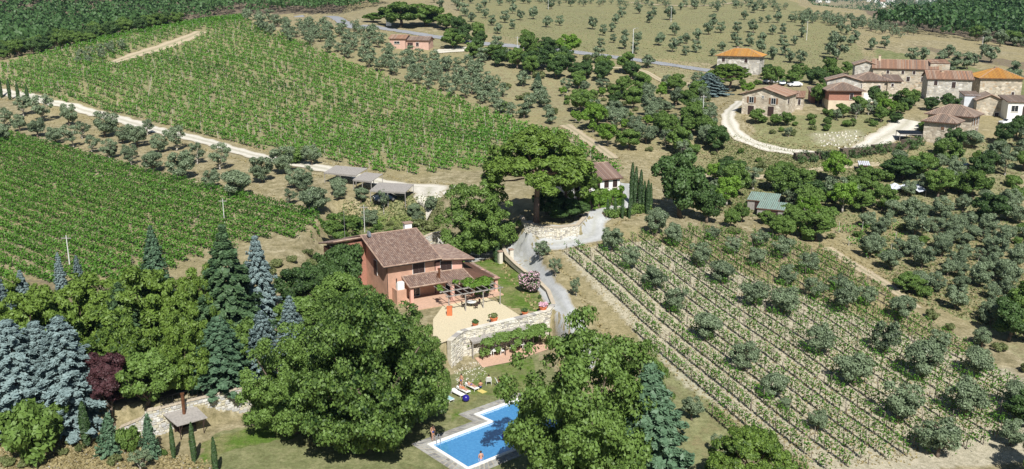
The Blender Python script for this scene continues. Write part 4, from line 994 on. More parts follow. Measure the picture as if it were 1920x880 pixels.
    pg = empty('pergola', Mv @ Vector((5.2, -4.4, 0)), VY, 'timber pergola with a green vine on the villa terrace', 'pergola')
    def L_(x, y, z): return (x - 5.2, y + 4.4, z)
    for x, y in [(5.3,-8.6),(7.7,-8.7),(10.3,-8.8),(13.0,-8.6)]: MB().bar(L_(x, y, 0), L_(x, y, 2.35), .08, 8).build('post', 'beam', pg)
    for y, z in [(-8.7,2.42),(-6.6,2.42)]: MB().box(-.3, 8.2, y+4.4-.06, y+4.4+.06, z, z+.14).build('beam', 'beam', pg)
    for i in range(9): MB().box(i*.98-.04, i*.98+.04, -4.7, .35, 2.562, 2.64).build('rafter', 'beam', pg)
    rg = np.random.default_rng(5); bl = [(rg.uniform(3.2, 8.0), rg.uniform(-2.4, .3), 2.75 + rg.normal()*.08, .6, .28) for _ in range(26)] + [(.2, -1.5, 2.7, .5, .3), (.4, -.6, 2.8, .5, .3)] + [(rg.uniform(5.5, 8.0), rg.uniform(-1, .2), rg.uniform(.6, 2.2), .4, .5) for _ in range(8)]
    V, Fq = blob_leaves(bl, 3600, .2, rg, np.array([5, -1, 2.0]), .8, .5, 1.3, .5); link('vine_foliage', npmesh('vine_foliage', V, Fq, [M['bright']]), pg)
    # terrace furniture
    t = empty('garden_table', Mv @ Vector((9.2, -7.4, 0)), VY, 'round white garden table under the pergola', 'table')
    MB().bar((0,0,.7), (0,0,.74), .65, 16).build('table_top', 'white', t); MB().bar((0,0,0), (0,0,.7), .05).bar((0,0,0), (0,0,.04), .3, 12).build('leg', 'metal', t)
    for i, (dx, dy, w2) in enumerate([(-1.1, .2, 'left'), (1.1, .1, 'right'), (.1, -1.1, 'near'), (0, 1.1, 'far')]):
        c = empty('garden_chair', Mv @ Vector((9.2 + dx, -7.4 + dy, 0)), VY + math.atan2(dy, dx) - PI/2, f'dark garden chair on the {w2} side of the round white table' if w2 in ('near', 'far') else f'dark garden chair {w2} of the round white table', 'chair', 'chairs round the garden table')
        MB().box(-.23, .23, -.23, .23, .42, .46).build('seat', 'wood', c); MB().box(-.23, .23, .2, .24, .461, .9).build('backrest', 'wood', c)
        for s in (-1, 1):
            for q in (-1, 1): MB().bar((s*.2, q*.2, 0), (s*.2, q*.2, .42), .02).build('leg', 'wood', c)
def flowerpot(x, y, z, s, label, fol='scrub', mat='terracotta'):
    r = empty('flower_pot', (x, y, z), 0, label, 'flower pot'); MB().bar((0,0,0), (0,0,.45*s), .22*s, 12, .32*s).bar((0,0,.452*s), (0,0,.52*s), .36*s, 12).build('pot', mat, r)
    rg = np.random.default_rng(int(abs(x) * 10)); V, Fq = blob_leaves([(rg.normal()*.12*s, rg.normal()*.12*s, .7*s + rg.normal()*.06, .22*s, .2*s) for _ in range(7)], 260, .11*s, rg, np.array([0, 0, .5*s]), .4)
    link('foliage', npmesh('foliage', V, Fq, [M[fol]]), r)
def carport(cx, cy, z, yaw, w_, d_, hf, hb, rmat, label, name='carport', posts=3):
    r = empty(name, (cx, cy, z), math.radians(yaw), label, name.replace('_', ' '))
    rf = MB().slab([(0,0,hf),(w_,0,hf),(w_,d_,hb),(0,d_,hb)], .12).build('roof', rmat, r); k = int(w_ / .5); s = MB()
    for i in range(k): x = (i+.5)*w_/k; s.add([(x-.06,0,hf+.003),(x,0,hf+.05),(x+.06,0,hf+.003),(x-.06,d_,hb+.003),(x,d_,hb+.05),(x+.06,d_,hb+.003)], [(0,1,4,3),(1,2,5,4),(0,2,1)])
    s.build('roof_ribs', rmat, rf, kind='stuff')
    for i in range(posts):
        x = .1 + (w_-.2)*i/(posts-1)
        MB().bar((x,.1,-.6), (x,.1,hf-.13), .07).build('post', 'beam', r); MB().bar((x,d_-.1,-.6), (x,d_-.1,hb-.13), .07).build('post', 'beam', r)
    MB().box(.0, w_, .02, .12, hf-.3, hf-.125).build('beam', 'beam', r)
    return r
def vehicle(x, y, z, yaw, paint, label, kind='hatch'):
    r = empty('parked_car', (x, y, z), math.radians(yaw), label, 'car')
    prof = [(-2.05,.35),(-2.1,.7),(-1.95,.95),(-1.0,1.0),(-.45,1.42),(.9,1.46),(1.75,1.05),(2.05,.95),(2.1,.4)]
    b = MB(); n = len(prof)
    def wd(zz): return .84 if zz < 1.06 else .66
    vs = [(p[0], -wd(p[1]), p[1]) for p in prof] + [(p[0], wd(p[1]), p[1]) for p in prof]
    b.add(vs, [(i+1, i, n+i, n+i+1) for i in range(n-1)] + [(0, n-1, 2*n-1, n)][::1] + [tuple(range(n)), tuple(range(n, 2*n))[::-1]]); bd = b.build('body', paint, r)
    g = MB(); g.add([(-.95,-.64,1.02),(-.5,-.58,1.38),(-.5,.58,1.38),(-.95,.64,1.02)], [(0,1,2,3)]); 
    for v_ in range(4): pass
    gl = MB().add([(-.99,-.7,1.05),(-.5,-.6,1.43),(-.5,.6,1.43),(-.99,.7,1.05)], [(0,1,2,3)]).build('windscreen', 'glass', r)
    MB().add([(1.72,-.72,1.09),(.98,-.6,1.47),(.98,.6,1.47),(1.72,.72,1.09)], [(3,2,1,0)]).build('rear_window', 'glass', r)
    for s in (-1, 1):
        MB().add([(-.8,s*.80,1.07),(-.4,s*.695,1.36),(.85,s*.685,1.39),(1.4,s*.80,1.09)], [(0,1,2,3) if s < 0 else (3,2,1,0)]).build('side_window', 'glass', r)
        for xx in (-1.3, 1.35):
            w2 = MB().bar((xx, s*.68, .33), (xx, s*.88, .33), .33, 14).build('wheel', 'rubber', r); MB().bar((xx, s*.881, .33), (xx, s*.89, .33), .19, 10).build('hubcap', 'steel', w2)
        MB().ball((-2.05, s*.6, .75), (.08, .18, .1)).build('headlight', 'lampglobe', r)
    MB().box(-2.2, -2.06, -.8, .8, .3, .5).build('bumper', 'rubber', r)
    return r
def polex(u, v, h, label, D=None, name='utility_pole', lamp=False, r0=.11, z=None):
    p = hit(u, v) if D is None else Vector(at_y(u, v, D)); r = empty(name, p, 0, label, name.replace('_', ' '))
    MB().bar((0,0,-.5), (0,0,h), r0, 8, r0*.65).build('pole', 'pole', r)
    if lamp: MB().bar((0,0,h-.1), (.9,0,h+.25), .05).build('arm', 'pole', r); MB().box(.7,1.5,-.13,.13,h+.2,h+.32).build('lamp_head', 'steel', r)
    else: MB().box(-.7,.7,-.05,.05,h-.5,h-.38).build('crossarm', 'beam', r)
    return r
# ------------------------------------------------------------------ people and lawn things
def person(loc, yaw, pose, label, suit='swimblue', hair='hair'):
    "one skinned body over a posed skeleton; x to the figure's right, y ahead, z up"
    J = {k: Vector(v) for k, v in pose.items()}
    r = empty('person', loc, yaw, label, 'person')
    V = []; E = []; Rr = []
    def v(p, rad): V.append(tuple(p)); Rr.append(rad); return len(V) - 1
    def e(a, b): E.append((a, b)); return b
    pel = v(J['pelvis'], .15); wa = e(pel, v(J['pelvis'].lerp(J['chest'], .5), .125)); ch = e(wa, v(J['chest'], .15)); nk = e(ch, v(J['chest'].lerp(J['head'], .55), .06))
    hd = J['head']; up = (hd - J['chest']).normalized(); h0 = e(nk, v(hd - up * .06, .085)); e(h0, v(hd + up * .07, .09))
    for s in 'lr':
        sh = e(ch, v(J['sh' + s], .062)); el = e(sh, v(J['el' + s], .043)); wr = e(el, v(J['wr' + s], .03))
        d = (J['wr' + s] - J['el' + s]).normalized(); pm = e(wr, v(J['wr' + s] + d * .07, .034)); sd_ = d.orthogonal().normalized(); th = d.cross(sd_)
        for q, L in ((-.03, .075), (-.01, .09), (.01, .085), (.03, .065)): f1 = e(pm, v(V_(pm, V) + d * L * .5 + sd_ * q, .010)); e(f1, v(V_(pm, V) + d * L + sd_ * q * 1.2 - th * .02, .008))
        t1 = e(wr, v(J['wr' + s] + d * .04 + sd_ * .045, .011)); e(t1, v(J['wr' + s] + d * .075 + sd_ * .055, .009))
        hp = e(pel, v(J['hip' + s], .095)); kn = e(hp, v(J['kn' + s], .062)); an = e(kn, v(J['an' + s], .04)); e(an, v(J['toe' + s], .032))
    me = bpy.data.meshes.new('body'); me.from_pydata(V, E, []); me.materials.append(M['skin']); o = link('body', me, r)
    o.modifiers.new('skin', 'SKIN'); sk = me.skin_vertices[0].data
    for i, q in enumerate(Rr): sk[i].radius = (q, q)
    sk[0].use_root = True
    sub = o.modifiers.new('sub', 'SUBSURF'); sub.levels = 1; sub.render_levels = 1
    fw = Vector(pose.get('face', (0, 1, 0))).normalized(); side = fw.cross(up).normalized()
    hr = MB(); hr.ball(hd + up * .035 - fw * .03, .115, 12, 8); hr.build('hair', hair, r, True)
    fc = MB(); fc.ball(hd + fw * .1 - up * .01, (.02, .02, .03), 6, 4); fc.build('nose', 'skin', r, True)
    ey_ = MB()
    for s in (-1, 1): ey_.ball(hd + fw * .085 + up * .02 + side * s * .035, .012, 6, 4)
    ey_.build('eyes', 'hair', r, True); MB().ball(hd + fw * .088 - up * .05, (.022, .01, .007), 6, 4).build('mouth', 'swimred', r, True)
    a = J['pelvis']; ax = (J['chest'] - a).normalized()
    tr = MB(); tr.bar(a - ax * .1, a + ax * .09, .165, 12, .15); tr.build('swimwear', suit, r, True)
    return r
def V_(i, V): return Vector(V[i])
STAND = dict(pelvis=(0,0,.95), chest=(0,.02,1.32), head=(0,.05,1.62), shl=(-.19,0,1.42), ell=(-.25,-.02,1.13), wrl=(-.23,.1,.88), shr=(.19,0,1.42), elr=(.25,-.02,1.13), wrr=(.22,.12,.9),
             hipl=(-.1,0,.9), knl=(-.11,.05,.5), anl=(-.12,-.03,.09), toel=(-.13,.14,.03), hipr=(.1,0,.9), knr=(.12,.08,.5), anr=(.12,.02,.09), toer=(.14,.19,.03))
SEAT = dict(pelvis=(0,0,.5), chest=(0,-.12,.86), head=(0,-.08,1.16), shl=(-.19,-.12,.96), ell=(-.27,.0,.7), wrl=(-.22,.22,.64), shr=(.19,-.12,.96), elr=(.27,.02,.7), wrr=(.2,.22,.66),
            hipl=(-.1,.05,.48), knl=(-.13,.46,.52), anl=(-.13,.62,.12), toel=(-.14,.8,.05), hipr=(.1,.05,.48), knr=(.14,.46,.52), anr=(.15,.6,.12), toer=(.16,.78,.05))
LIE = dict(pelvis=(0,.9,.47), chest=(0,.52,.52), head=(0,.22,.6), shl=(-.19,.45,.52), ell=(-.3,.68,.48), wrl=(-.27,.92,.46), shr=(.19,.45,.52), elr=(.3,.68,.48), wrr=(.27,.92,.46),
           hipl=(-.1,.95,.46), knl=(-.12,1.35,.5), anl=(-.13,1.74,.46), toel=(-.15,1.8,.56), hipr=(.1,.95,.46), knr=(.12,1.35,.49), anr=(.13,1.74,.46), toer=(.15,1.8,.56), face=(0,-.2,1))
SITGROUND = {k: (p[0], p[1], p[2]) for k, p in SEAT.items()}
def lounger(head, feet, label, mat='fabricwhite', back=.35, occ=None, towel=None):
    a = at_z(*head, 0); b = at_z(*feet, 0); yaw = math.atan2(b.y - a.y, b.x - a.x) - PI/2
    r = empty('sun_lounger', a, yaw, label, 'sun lounger', 'sun loungers on the pool lawn')
    MB().box(-.33,-.28,0,1.95,.3,.36).box(.28,.33,0,1.95,.3,.36).box(-.28,.28,0,.05,.3,.36).box(-.28,.28,1.9,1.95,.3,.36).build('frame', 'white', r)
    for x in (-.3, .3):
        for y in (.15, 1.8): MB().bar((x, y, 0), (x, y, .3), .025).build('leg', 'white', r)
    MB().box(-.29,.29,.66,1.9,.361,.41).build('cushion', mat, r)
    MB().add([(-.29,.65,.361),(.29,.65,.361),(.29,.02,.36+back*.3),(-.29,.02,.36+back*.3),(-.29,.65,.42),(.29,.65,.42),(.29,.02,.43+back*.3),(-.29,.02,.43+back*.3)], [(0,1,2,3),(7,6,5,4),(0,4,5,1),(1,5,6,2),(2,6,7,3),(3,7,4,0)]).build('backrest', mat, r)
    return a, yaw
def lawnchair(px, yaw, label, mat='fabricwhite'):
    a = at_z(*px, 0); r = empty('lawn_chair', a, yaw, label, 'chair', 'white chairs on the pool lawn')
    MB().box(-.27,.27,-.22,.3,.4,.45).build('seat', mat, r)
    MB().add([(-.27,-.24,.42),(.27,-.24,.42),(.27,-.5,1.1),(-.27,-.5,1.1),(-.27,-.19,.45),(.27,-.19,.45),(.27,-.45,1.13),(-.27,-.45,1.13)], [(0,1,2,3),(7,6,5,4),(0,4,5,1),(1,5,6,2),(2,6,7,3),(3,7,4,0)]).build('backrest', mat, r)
    for s in (-1, 1):
        MB().box(s*.31-.03, s*.31+.03, -.35, .3, .62, .66).build('armrest', 'white', r)
        for y in (-.3, .26): MB().bar((s*.3, y, 0), (s*.3, y, .62), .022).build('leg', 'white', r)
    return a
def q4(x, y): return (780 + x/4.4, 680 + y/4.4)
def pool_people():
    a, y = lounger(q4(300,248), q4(430,312), 'white sun lounger in front, empty, beside the dark blue ball', 'fabricwhite')
    a, y = lounger(q4(348,222), q4(455,275), 'middle white sun lounger with a person in orange on it', 'fabricwhite'); person(a, y, LIE, 'person in orange swimwear lying on the middle sun lounger', 'swimred')
    a, y = lounger(q4(418,195), q4(530,250), 'rear white sun lounger with a tanned person lying on it', 'fabricwhite'); person(a, y, LIE, 'person in dark swimwear lying on the rear white sun lounger', 'swimblue')
    p = at_z(*q4(525,215), 0); person(p + Vector((.1,.1,-.25)), y + 2.6, SEAT, 'person sitting at the foot of the rear sun lounger', 'swimblue')
    tw = empty('beach_towel', at_z(*q4(545,240), 0) + Vector((0,0,.02)), y, 'yellow towel spread on the grass by the rear lounger', 'towel'); MB().box(-.35,.35,-.5,.5,0,.025).build('cloth', 'yellowtowel', tw)
    p = at_z(*q4(375,215), 0); person(p + Vector((0,.3,0)), 2.4, STAND, 'person standing behind the head of the middle lounger', 'swimblue')
    a = lawnchair(q4(600,180), 2.9 + PI + .3, 'white lawn chair on the left of the two, with a person'); person(a, 2.9 + PI + .3, SEAT, 'person sitting in the left white lawn chair', 'swimblue')
    a = lawnchair(q4(688,200), 2.2 + PI - .3, 'white lawn chair on the right of the two, facing left'); person(a, 2.2 + PI - .3, SEAT, 'person sitting in the right white lawn chair', 'swimred')
    b = empty('beach_ball', at_z(*q4(412,322), 0), 0, 'dark blue beach ball at the foot of the front lounger', 'ball'); MB().ball((0,0,.42), .42, 16, 10).build('ball', 'tube', b, True)
    b = empty('beach_bag', at_z(*q4(720,205), 0), 0, 'teal beach bag on the grass right of the chairs', 'bag'); MB().box(-.25,.25,-.15,.15,0,.3).bar((-.2,0,.3),(0,0,.5),.015).bar((0,0,.5),(.2,0,.3),.015).build('bag_body', 'towel', b)
    a, y = lounger(q4(215,285), q4(300,330), 'shaded sun lounger with a teal towel under the oak', 'towel')
    p = PL(1.0, -.35, .12); person(p, pyaw + PI, STAND, 'person standing on the coping at the pool ladder', 'swimblue')
    p = PL(2.6, 5.6, -1.05); person(p, .4, STAND, 'person standing waist-deep in the near corner of the pool', 'swimred')
    p = PL(7.2, 6.75, -.38); person(p, pyaw - .1, SEAT, 'person sitting on the near pool edge in the tree shade', 'swimblue')
    tw = empty('beach_towel', PL(6.6, 6.55, .125), pyaw, 'white towel left on the near pool coping', 'towel'); MB().box(-.5,.5,-.25,.35,0,.05).build('cloth', 'fabricwhite', tw)
    t = empty('swim_ring', PL(7.6, 3.9, -.02), 0, 'dark blue inflatable ring floating in the pool', 'swim ring'); MB().torus((0,0,.08), .55, .19, 20, 8).build('ring', 'tube', t, True)
# ------------------------------------------------------------------ build the place
ground()
strip('gravel_road', [(1185,372),(1165,385),(1138,396),(1118,405),(1114,424),(1106,442),(1060,455),(1010,455),(968,464)], [3.2,3.2,3.4,3.8,4.2,5.5,5.5,6,7], 'gravel', .05, 'pale gravel drive curving round the pine terrace to the villa')
strip('gravel_road', [(975,445),(968,468),(985,490),(1002,520),(1035,552),(1062,585),(1085,620),(1120,680)], [5,6.5,4.4,3.6,3.2,3.1,3.1,3], 'gravel', .062, 'pale gravel drive running downhill between the villa and the vineyard')
strip('gravel_road', [(1172,345),(1178,362),(1184,380)], [2.5,2.5,3], 'gravel', .045, 'narrow gravel path beside the cypress row')
strip('parking_yard', [(852,485),(885,480),(915,474),(950,462)], [7,6.5,6,5], 'gravel', .07, 'gravel parking yard behind the villa')
strip('dirt_road', [(-60,160),(20,176),(75,188),(150,205),(230,226),(300,246),(360,259),(420,276),(500,297),(560,308),(620,320),(680,334),(740,348),(800,354),(850,358)], [4.2]*7+[4]*5+[4.5,6,8], 'whiteroad', .05, 'white dirt road running between the two vineyards')
strip('dirt_road', [(805,352),(802,372),(798,395)], [8,5,3], 'whiteroad', .062, 'short white spur of the dirt road by the carport')
strip('field_track', [(205,120),(250,105),(300,90),(345,74),(378,60)], [4,6,7,7,6], 'track', .06, 'pale dirt track across the top of the upper vineyard')
strip('asphalt_road', [(560,30),(640,40),(700,50),(770,62),(830,72),(900,82),(960,87),(1030,93),(1100,101),(1180,111),(1250,121),(1330,133)], [5.5]*12, 'asphalt', .07, 'grey asphalt road crossing below the olive field')
strip('forecourt', [(815,97),(850,95),(890,90)], [5,7,6], 'whiteroad', .06, 'pale forecourt beside the pink roadside house')
strip('village_lane', [(1390,190),(1375,203),(1366,215),(1368,232),(1385,255),(1415,270),(1450,280),(1500,288),(1545,291),(1590,289),(1625,277),(1660,256),(1690,240),(1705,226)], [3,3,3.4,3.6,3.6,3.4,3.4,3.4,3.4,3.6,5,6,7,7], 'whiteroad', .06, 'white dirt lane looping round the village garden')
strip('field_track', [(1290,322),(1340,333),(1400,335),(1480,327),(1540,318),(1600,312),(1650,308)], [2.2]*7, 'track', .05, 'narrow pale track below the village hedge')
strip('field_track', [(1550,465),(1590,490),(1640,520),(1690,555),(1722,578)], [2.4,2.4,2.4,2,1.2], 'track', .05, 'dirt track between the right vineyard and the olive grove')
strip('field_track', [(1060,235),(1090,255),(1120,275),(1150,298)], [3,3,3,3], 'track', .05, 'dirt track down the right edge of the upper vineyard')
strip('field_track', [(1400,4),(1300,12),(1180,5)], [4,4,4], 'track', .06, 'dirt track across the far olive field')
strip('field_track', [(1320,150),(1262,160),(1200,132),(1120,128),(1080,135)], [2,2,2,2,2], 'track', .05, 'narrow track below the asphalt road')
drape('gravel_terrace', [tuple(at_z(u, v, VT).xy) for u, v in [(812,650),(845,638),(868,622),(905,612),(980,596),(940,570),(905,556),(830,575),(812,600)]], 'gravelcream', .06, 'cream gravel terrace in front of the villa', level=VT)
drape('patio_floor', [tuple(at_z(u, v, 0).xy) for u, v in [(905,690),(890,672),(1015,642),(1030,655),(960,679)]], 'patio', .05, 'terracotta patio under the retaining wall')
pool(); walls(); villa()
# lean-to and vine arbour below the terrace wall
a = at_z(886, 640, 2.45); b = at_z(1002, 613, 2.45); yw = math.degrees(math.atan2(b.y - a.y, b.x - a.x))
carport(a.x, a.y, 0, yw, (b - a).length, 1.5, 2.3, 2.75, 'beam', 'long grey lean-to roof against the terrace retaining wall', 'lean_to', 4)
def arbour():
    a = at_z(905, 676, 0); b = at_z(1030, 650, 0); d = b - a; yw = math.atan2(d.y, d.x); L = d.length; r = empty('vine_arbour', a, yw, 'leafy vine arbour over the patio below the terrace', 'arbour')
    for i in range(4):
        for y in (0, 2.2): MB().bar((i*L/3, y, 0), (i*L/3, y, 2.05), .06).build('post', 'wood', r)
    for y in (0, 2.2): MB().box(-.2, L+.2, y-.05, y+.05, 2.052, 2.15).build('beam', 'wood', r)
    rg = np.random.default_rng(9); bl = [(rg.uniform(.3, L), rg.uniform(-.1, 2.3), 2.2 + rg.normal()*.1, .6, .3) for _ in range(80)] + [(rg.uniform(0, L), rg.uniform(-.2, .3), rg.uniform(.8, 2.2), .4, .5) for _ in range(12)]
    V, Fq = blob_leaves(bl, 11000, .2, rg, np.array([L/2, 1.5, 1.5]), .8, .5, 1.3, .5); link('vine_foliage', npmesh('vine_foliage', V, Fq, [M['green']]), r)
    M2 = Matrix.Translation(a) @ Matrix.Rotation(yw, 4, 'Z')
    for i, (x, y, nm) in enumerate([(2.2, .6, 'left'), (5.6, .9, 'right')]):
        t = empty('patio_table', M2 @ Vector((x, y, .05)), yw, f'{nm} white table in the shade of the vine arbour', 'table'); MB().box(-.6,.6,-.4,.4,.7,.74).build('table_top', 'white', t)
        for sx in (-.5,.5):
            for sy in (-.3,.3): MB().bar((sx,sy,0),(sx,sy,.7),.03).build('leg','white',t)
        for s in (-1, 1):
            c = empty('patio_chair', M2 @ Vector((x + s*.95, y, .05)), yw - s*PI/2, f'white chair {"left" if s < 0 else "right"} of the {nm} arbour table', 'chair', 'chairs under the arbour')
            MB().box(-.22,.22,-.22,.22,.42,.46).build('seat', 'white', c); MB().box(-.22,.22,-.25,-.2,.461,.9).build('backrest', 'white', c)
            for q in ((-.18,-.2),(.18,-.2),(-.18,.18),(.18,.18)): MB().bar((q[0],q[1],0),(q[0],q[1],.42),.02).build('leg','white',c)
arbour()
# tin shelter with flue against the lower left wall
def shelter():
    a = at_z(337, 797, 1.7); b = at_z(380, 785, 1.7); d = b - a; yw = math.atan2(d.y, d.x); L = d.length; r = empty('barbecue_shelter', (a.x, a.y, 0), yw, 'barbecue shelter with pale sheet roof and rusty flue', 'shelter')
    rf = MB().slab([(-.3,-.1,1.7),(L+.5,-.1,1.7),(L+.1,2.3,2.3),(-.9,2.3,2.3)], .08).build('roof', 'beam', r); MB().box(L/2-.03, L/2+.03, -.08, .0, 1.71, 1.75).build('roof_seam', 'steel', rf)
    for x, y, h in [(0,0,1.6),(L,0,1.6)]: MB().bar((x,y,-.2),(x+rnd.uniform(-.1,.1),y,h),.045).bar((x,y,.9),(x+.3,y,1.6),.03).build('post','wood',r)
    MB().box(.4, L-.4, 1.0, 1.9, -.2, .8).build('hearth', 'metal', r); MB().box(.0, L, 1.95, 2.0, .0, 2.0).build('shade_board', 'wood', r); MB().bar((L*.42,1.5,1.9),(L*.42,1.5,4.3),.17,10).bar((L*.42,1.5,4.302),(L*.42,1.5,4.4),.22,10).build('flue','copper',r)  # dark board and dark hearth colour stand in for the roof's black shade
shelter()
# ivy-clad terrace wall and the house beside the umbrella pine
_h = at_z(1170, 333, 13.3); hy = math.radians(24); hx = Vector((math.cos(hy), math.sin(hy), 0)); hyv = Vector((-math.sin(hy), math.cos(hy), 0)); _a = _h - hx * 11.0 + hyv * .5
HH = house(None, None, 24, 10.5, 10, 5.0, 'gable_x', 'white', 'tile', 'white house with brown tiled roof half hidden by the umbrella pine', [('f', x, 0, 3.35, .9, 1.3, dict(mat='wood')) for x in (2.0, 4.3, 6.1, 7.8, 9.5)] + [('f', 5, 0, .3, 1.2, 2.1, dict(mat='wood'))], rise=1.7, anchor=(_a.x, _a.y, 8.3))
def ivy(p0, p1, zb, zt, label, mat='green', seed=4, n=7000, th=.5):
    a = Vector(p0); b = Vector(p1); d = (b - a); L = math.hypot(d.x, d.y); r = empty('ivy_hedge', (a.x, a.y, zb), math.atan2(d.y, d.x), label, 'hedge'); rg = np.random.default_rng(seed)
    bl = [(rg.uniform(0, L), rg.normal() * th * .3, rg.uniform(.2, zt - zb), .6, .6) for _ in range(int(L * 6))]; V, Fq = blob_leaves(bl, n, .2, rg, np.array([L/2, 3.0, 1]), .5, .5, 1.3, .5)
    link('foliage', npmesh('foliage', V, Fq, [M[mat]]), r); MB().box(0, L, .1, th, -.5, zt - zb - .3).build('stems', 'bark', r); return r
q0 = at_z(1085, 398, 8.5); q1 = at_z(1168, 385, 8.5)
ivy(q0, q1, 8.3, 11.6, 'bright ivy covered terrace wall below the white house', 'bright', 4, 22000, .5)
ivy(at_z(1135,407,8), at_z(1215,392,8), 7.6, 8.9, 'low clipped hedge at the foot of the cypresses', 'green', 6, 3500, .9)
_p = hits([1492,1530,1580,1640,1700,1730],[303,300,298,290,282,270])
for i in range(5): ivy(_p[i], _p[i+1], float(min(_p[i][2], _p[i+1][2])) - .2, float(max(_p[i][2], _p[i+1][2])) + 1.7, f'dark clipped hedge below the village lane, {ordinal(i)} length from the left', 'dark', 20 + i, 1500, 1.6)
# ------------------------------------------------------------------ village
hs = lambda L, **k: [(a, x, y, z, w_, h_, dict(k)) for a, x, y, z, w_, h_ in L]
house((1343.6,136), 305, -24, 13.5, 9, 5.6, 'hip', 'stonegrey', 'tileorange', 'stone farmhouse with orange hipped roof above the pines', hs([('f',2.0,0,3.5,1,1.3),('f',9.2,0,3.4,1,1.3),('f',9.0,0,.6,1,1.4),('f',5,0,.5,1,1.3),('r',13.5,4,3.4,1,1.3)]), rise=1.9, over=.7, chim=[(5.5,5,.5)])
house((1390,214), None, -33, 10.4, 9, 5.0, 'gable_y', 'stonewarm', 'tilered', 'two-storey stone house with gable facing the white lane', hs([('f',2.3,0,2.9,1.05,1.4),('f',7.7,0,2.9,1.05,1.4)], open_=True, mat='woodbrown') + [('f',2.3,0,.1,1.3,2.0,dict(door=True)),('f',7.2,0,.1,1.3,2.1,dict(door=True)),('f',5.1,0,4.2,.4,.5,dict(shut=False))] + hs([('r',10.4,3,2.9,1,1.3)]), rise=1.6, over=.5)
house((1478,205), None, -20, 3.4, 5, 3.2, 'shed', 'stonewarm', 'tilered', 'small stone annex right of the gabled house', hs([('f',1.0,0,1.2,.9,1.1),('f',2.5,0,1.2,.6,1.4)]), rise=.8, over=.3)
house((1552,207), None, -6, 7.8, 7, 5.1, 'hip', 'cream', 'tilegrey', 'house with red brick upper floor and pale ground floor', hs([('f',5.4,0,2.8,.8,1.4)]) + [('f',3.2,0,.4,.9,1.2,{}),('f',5.8,0,.4,.9,1.2,{})], rise=1.3, over=.8, upper='redbrick')
house((1548,190), 245, -14, 8.5, 6, 5.5, 'gable_y', 'stonegrey', 'tilegrey', 'low grey stone gable behind the red brick house', rise=1.2)
house((1520,198), 240, -8, 4.5, 5, 3.6, 'shed', 'redbrick', 'tilegrey', 'dark shed left of the red brick house', [('f',2.2,0,.2,2.4,2.2,dict(door=True))], rise=.6)
house((1596,192), 248, -10, 9.4, 9, 5.9, 'hip', 'stonewarm', 'tilegrey', 'tall stone house with hipped roof in the middle of the village', hs([('f',1.9,0,3.7,.9,1.2),('f',6.6,0,3.3,.9,1.3),('f',6.4,0,1.0,.8,1.3)]) + [('f',4.2,0,.2,2.3,2.3,dict(door=True, mat='white'))], rise=1.6, over=.5)
house((1662,184), 246, -10, 3.4, 6, 4.6, 'shed', 'stonewarm', 'tilegrey', 'narrow stone annex with sloping roof', hs([('f',1.2,0,3.0,.6,.8)]), rise=.9)
house((1634,165), 272, -19, 17, 9, 5.8, 'gable_x', 'stone', 'tilered', 'long stone farmhouse with red tiled roof at the back', hs([('f',6.3,0,2.3,.9,1.3),('f',9.6,0,2.2,.9,1.3),('f',8.0,0,4.2,.7,.9),('f',11.0,0,4.2,.7,.9),('f',4,0,4.2,.7,.9),('f',13.5,0,2.2,.9,1.3)], mat='wood'), rise=2.0, chim=[(1.6,4,1.3)])
house((1600,160), 275, -15, 6, 7, 6.0, 'gable_y', 'stonegrey', 'tilegrey', 'small stone gable left of the long farmhouse', rise=1.0)
house((1741,155), 268, -12, 5.2, 6, 5.6, 'shed', 'stone', 'tilered', 'plain stone block at the right end of the long farmhouse', rise=.5, over=.1)
house((1737,178), 252, -14, 11.0, 8, 4.4, 'gable_x', 'stonegrey', 'tilered', 'white grey stone cottage with red tiled roof', hs([('f',2.0,0,2.6,.9,1.3),('f',6.5,0,2.0,1.0,1.6)]), rise=1.7, chim=[(4,3.4,.1)])
house((1833.5,192), 250, -10, 10.4, 10, 6.6, 'hip', 'stone', 'tileorange', 'tall stone barn with orange hipped roof at the right', hs([('f',8.4,0,2.0,.7,.9)]), rise=2.2, over=.6, chim=[(5,5,.2)])
house((1806,205), 236, -10, 3.8, 5, 3.6, 'shed', 'tarp', 'tilegrey', 'pale lean-to between the barn and the village road', rise=.4, over=.15)
house((1828,222), 232, -16, 6.0, 7, 4.6, 'gable_y', 'stone', 'tilegrey', 'stone cottage with weathered gable roof below the barn', hs([('f',4.8,0,.4,.9,1.2)]), rise=1.3)
_d = 205; x_, y_, z_ = at_y(1817, 264, 208)
house(None, None, 50, 7, 9.4, 5.6, 'hip', 'stonewarm', 'tilegrey', 'large rendered house with hipped roof at the village corner', hs([('f',1.4,0,3.2,.9,1.5),('f',3.5,0,3.2,.9,1.5),('f',5.6,0,3.2,.9,1.5),('f',3.0,0,.6,.9,1.6),('f',5.4,0,.4,.9,1.9)], mat='woodbrown', open_=True), rise=1.7, over=.7, anchor=(x_, y_, z_))
x_, y_, z_ = at_y(1786, 268, 203)
house(None, None, 50, 5.0, 6.4, 4.5, 'hip', 'stonewarm', 'tilegrey', 'lower front wing with hipped roof and brown shutters', hs([('f',1.2,0,2.4,.8,1.3),('f',3.4,0,2.4,.8,1.3),('f',1.3,0,.3,.9,1.4),('l',0,2.4,2.6,.8,.8)], mat='woodbrown'), rise=1.2, over=.6, anchor=(x_, y_, z_))
house((1888,216), 226, -8, 8, 6, 3.4, 'shed', 'white', 'tilegrey', 'white outbuilding at the right edge of the village', [('f',1.6,0,.9,1.5,1.4,dict(shut=False)),('f',4.5,0,.1,2,2,dict(door=True))], rise=.7)
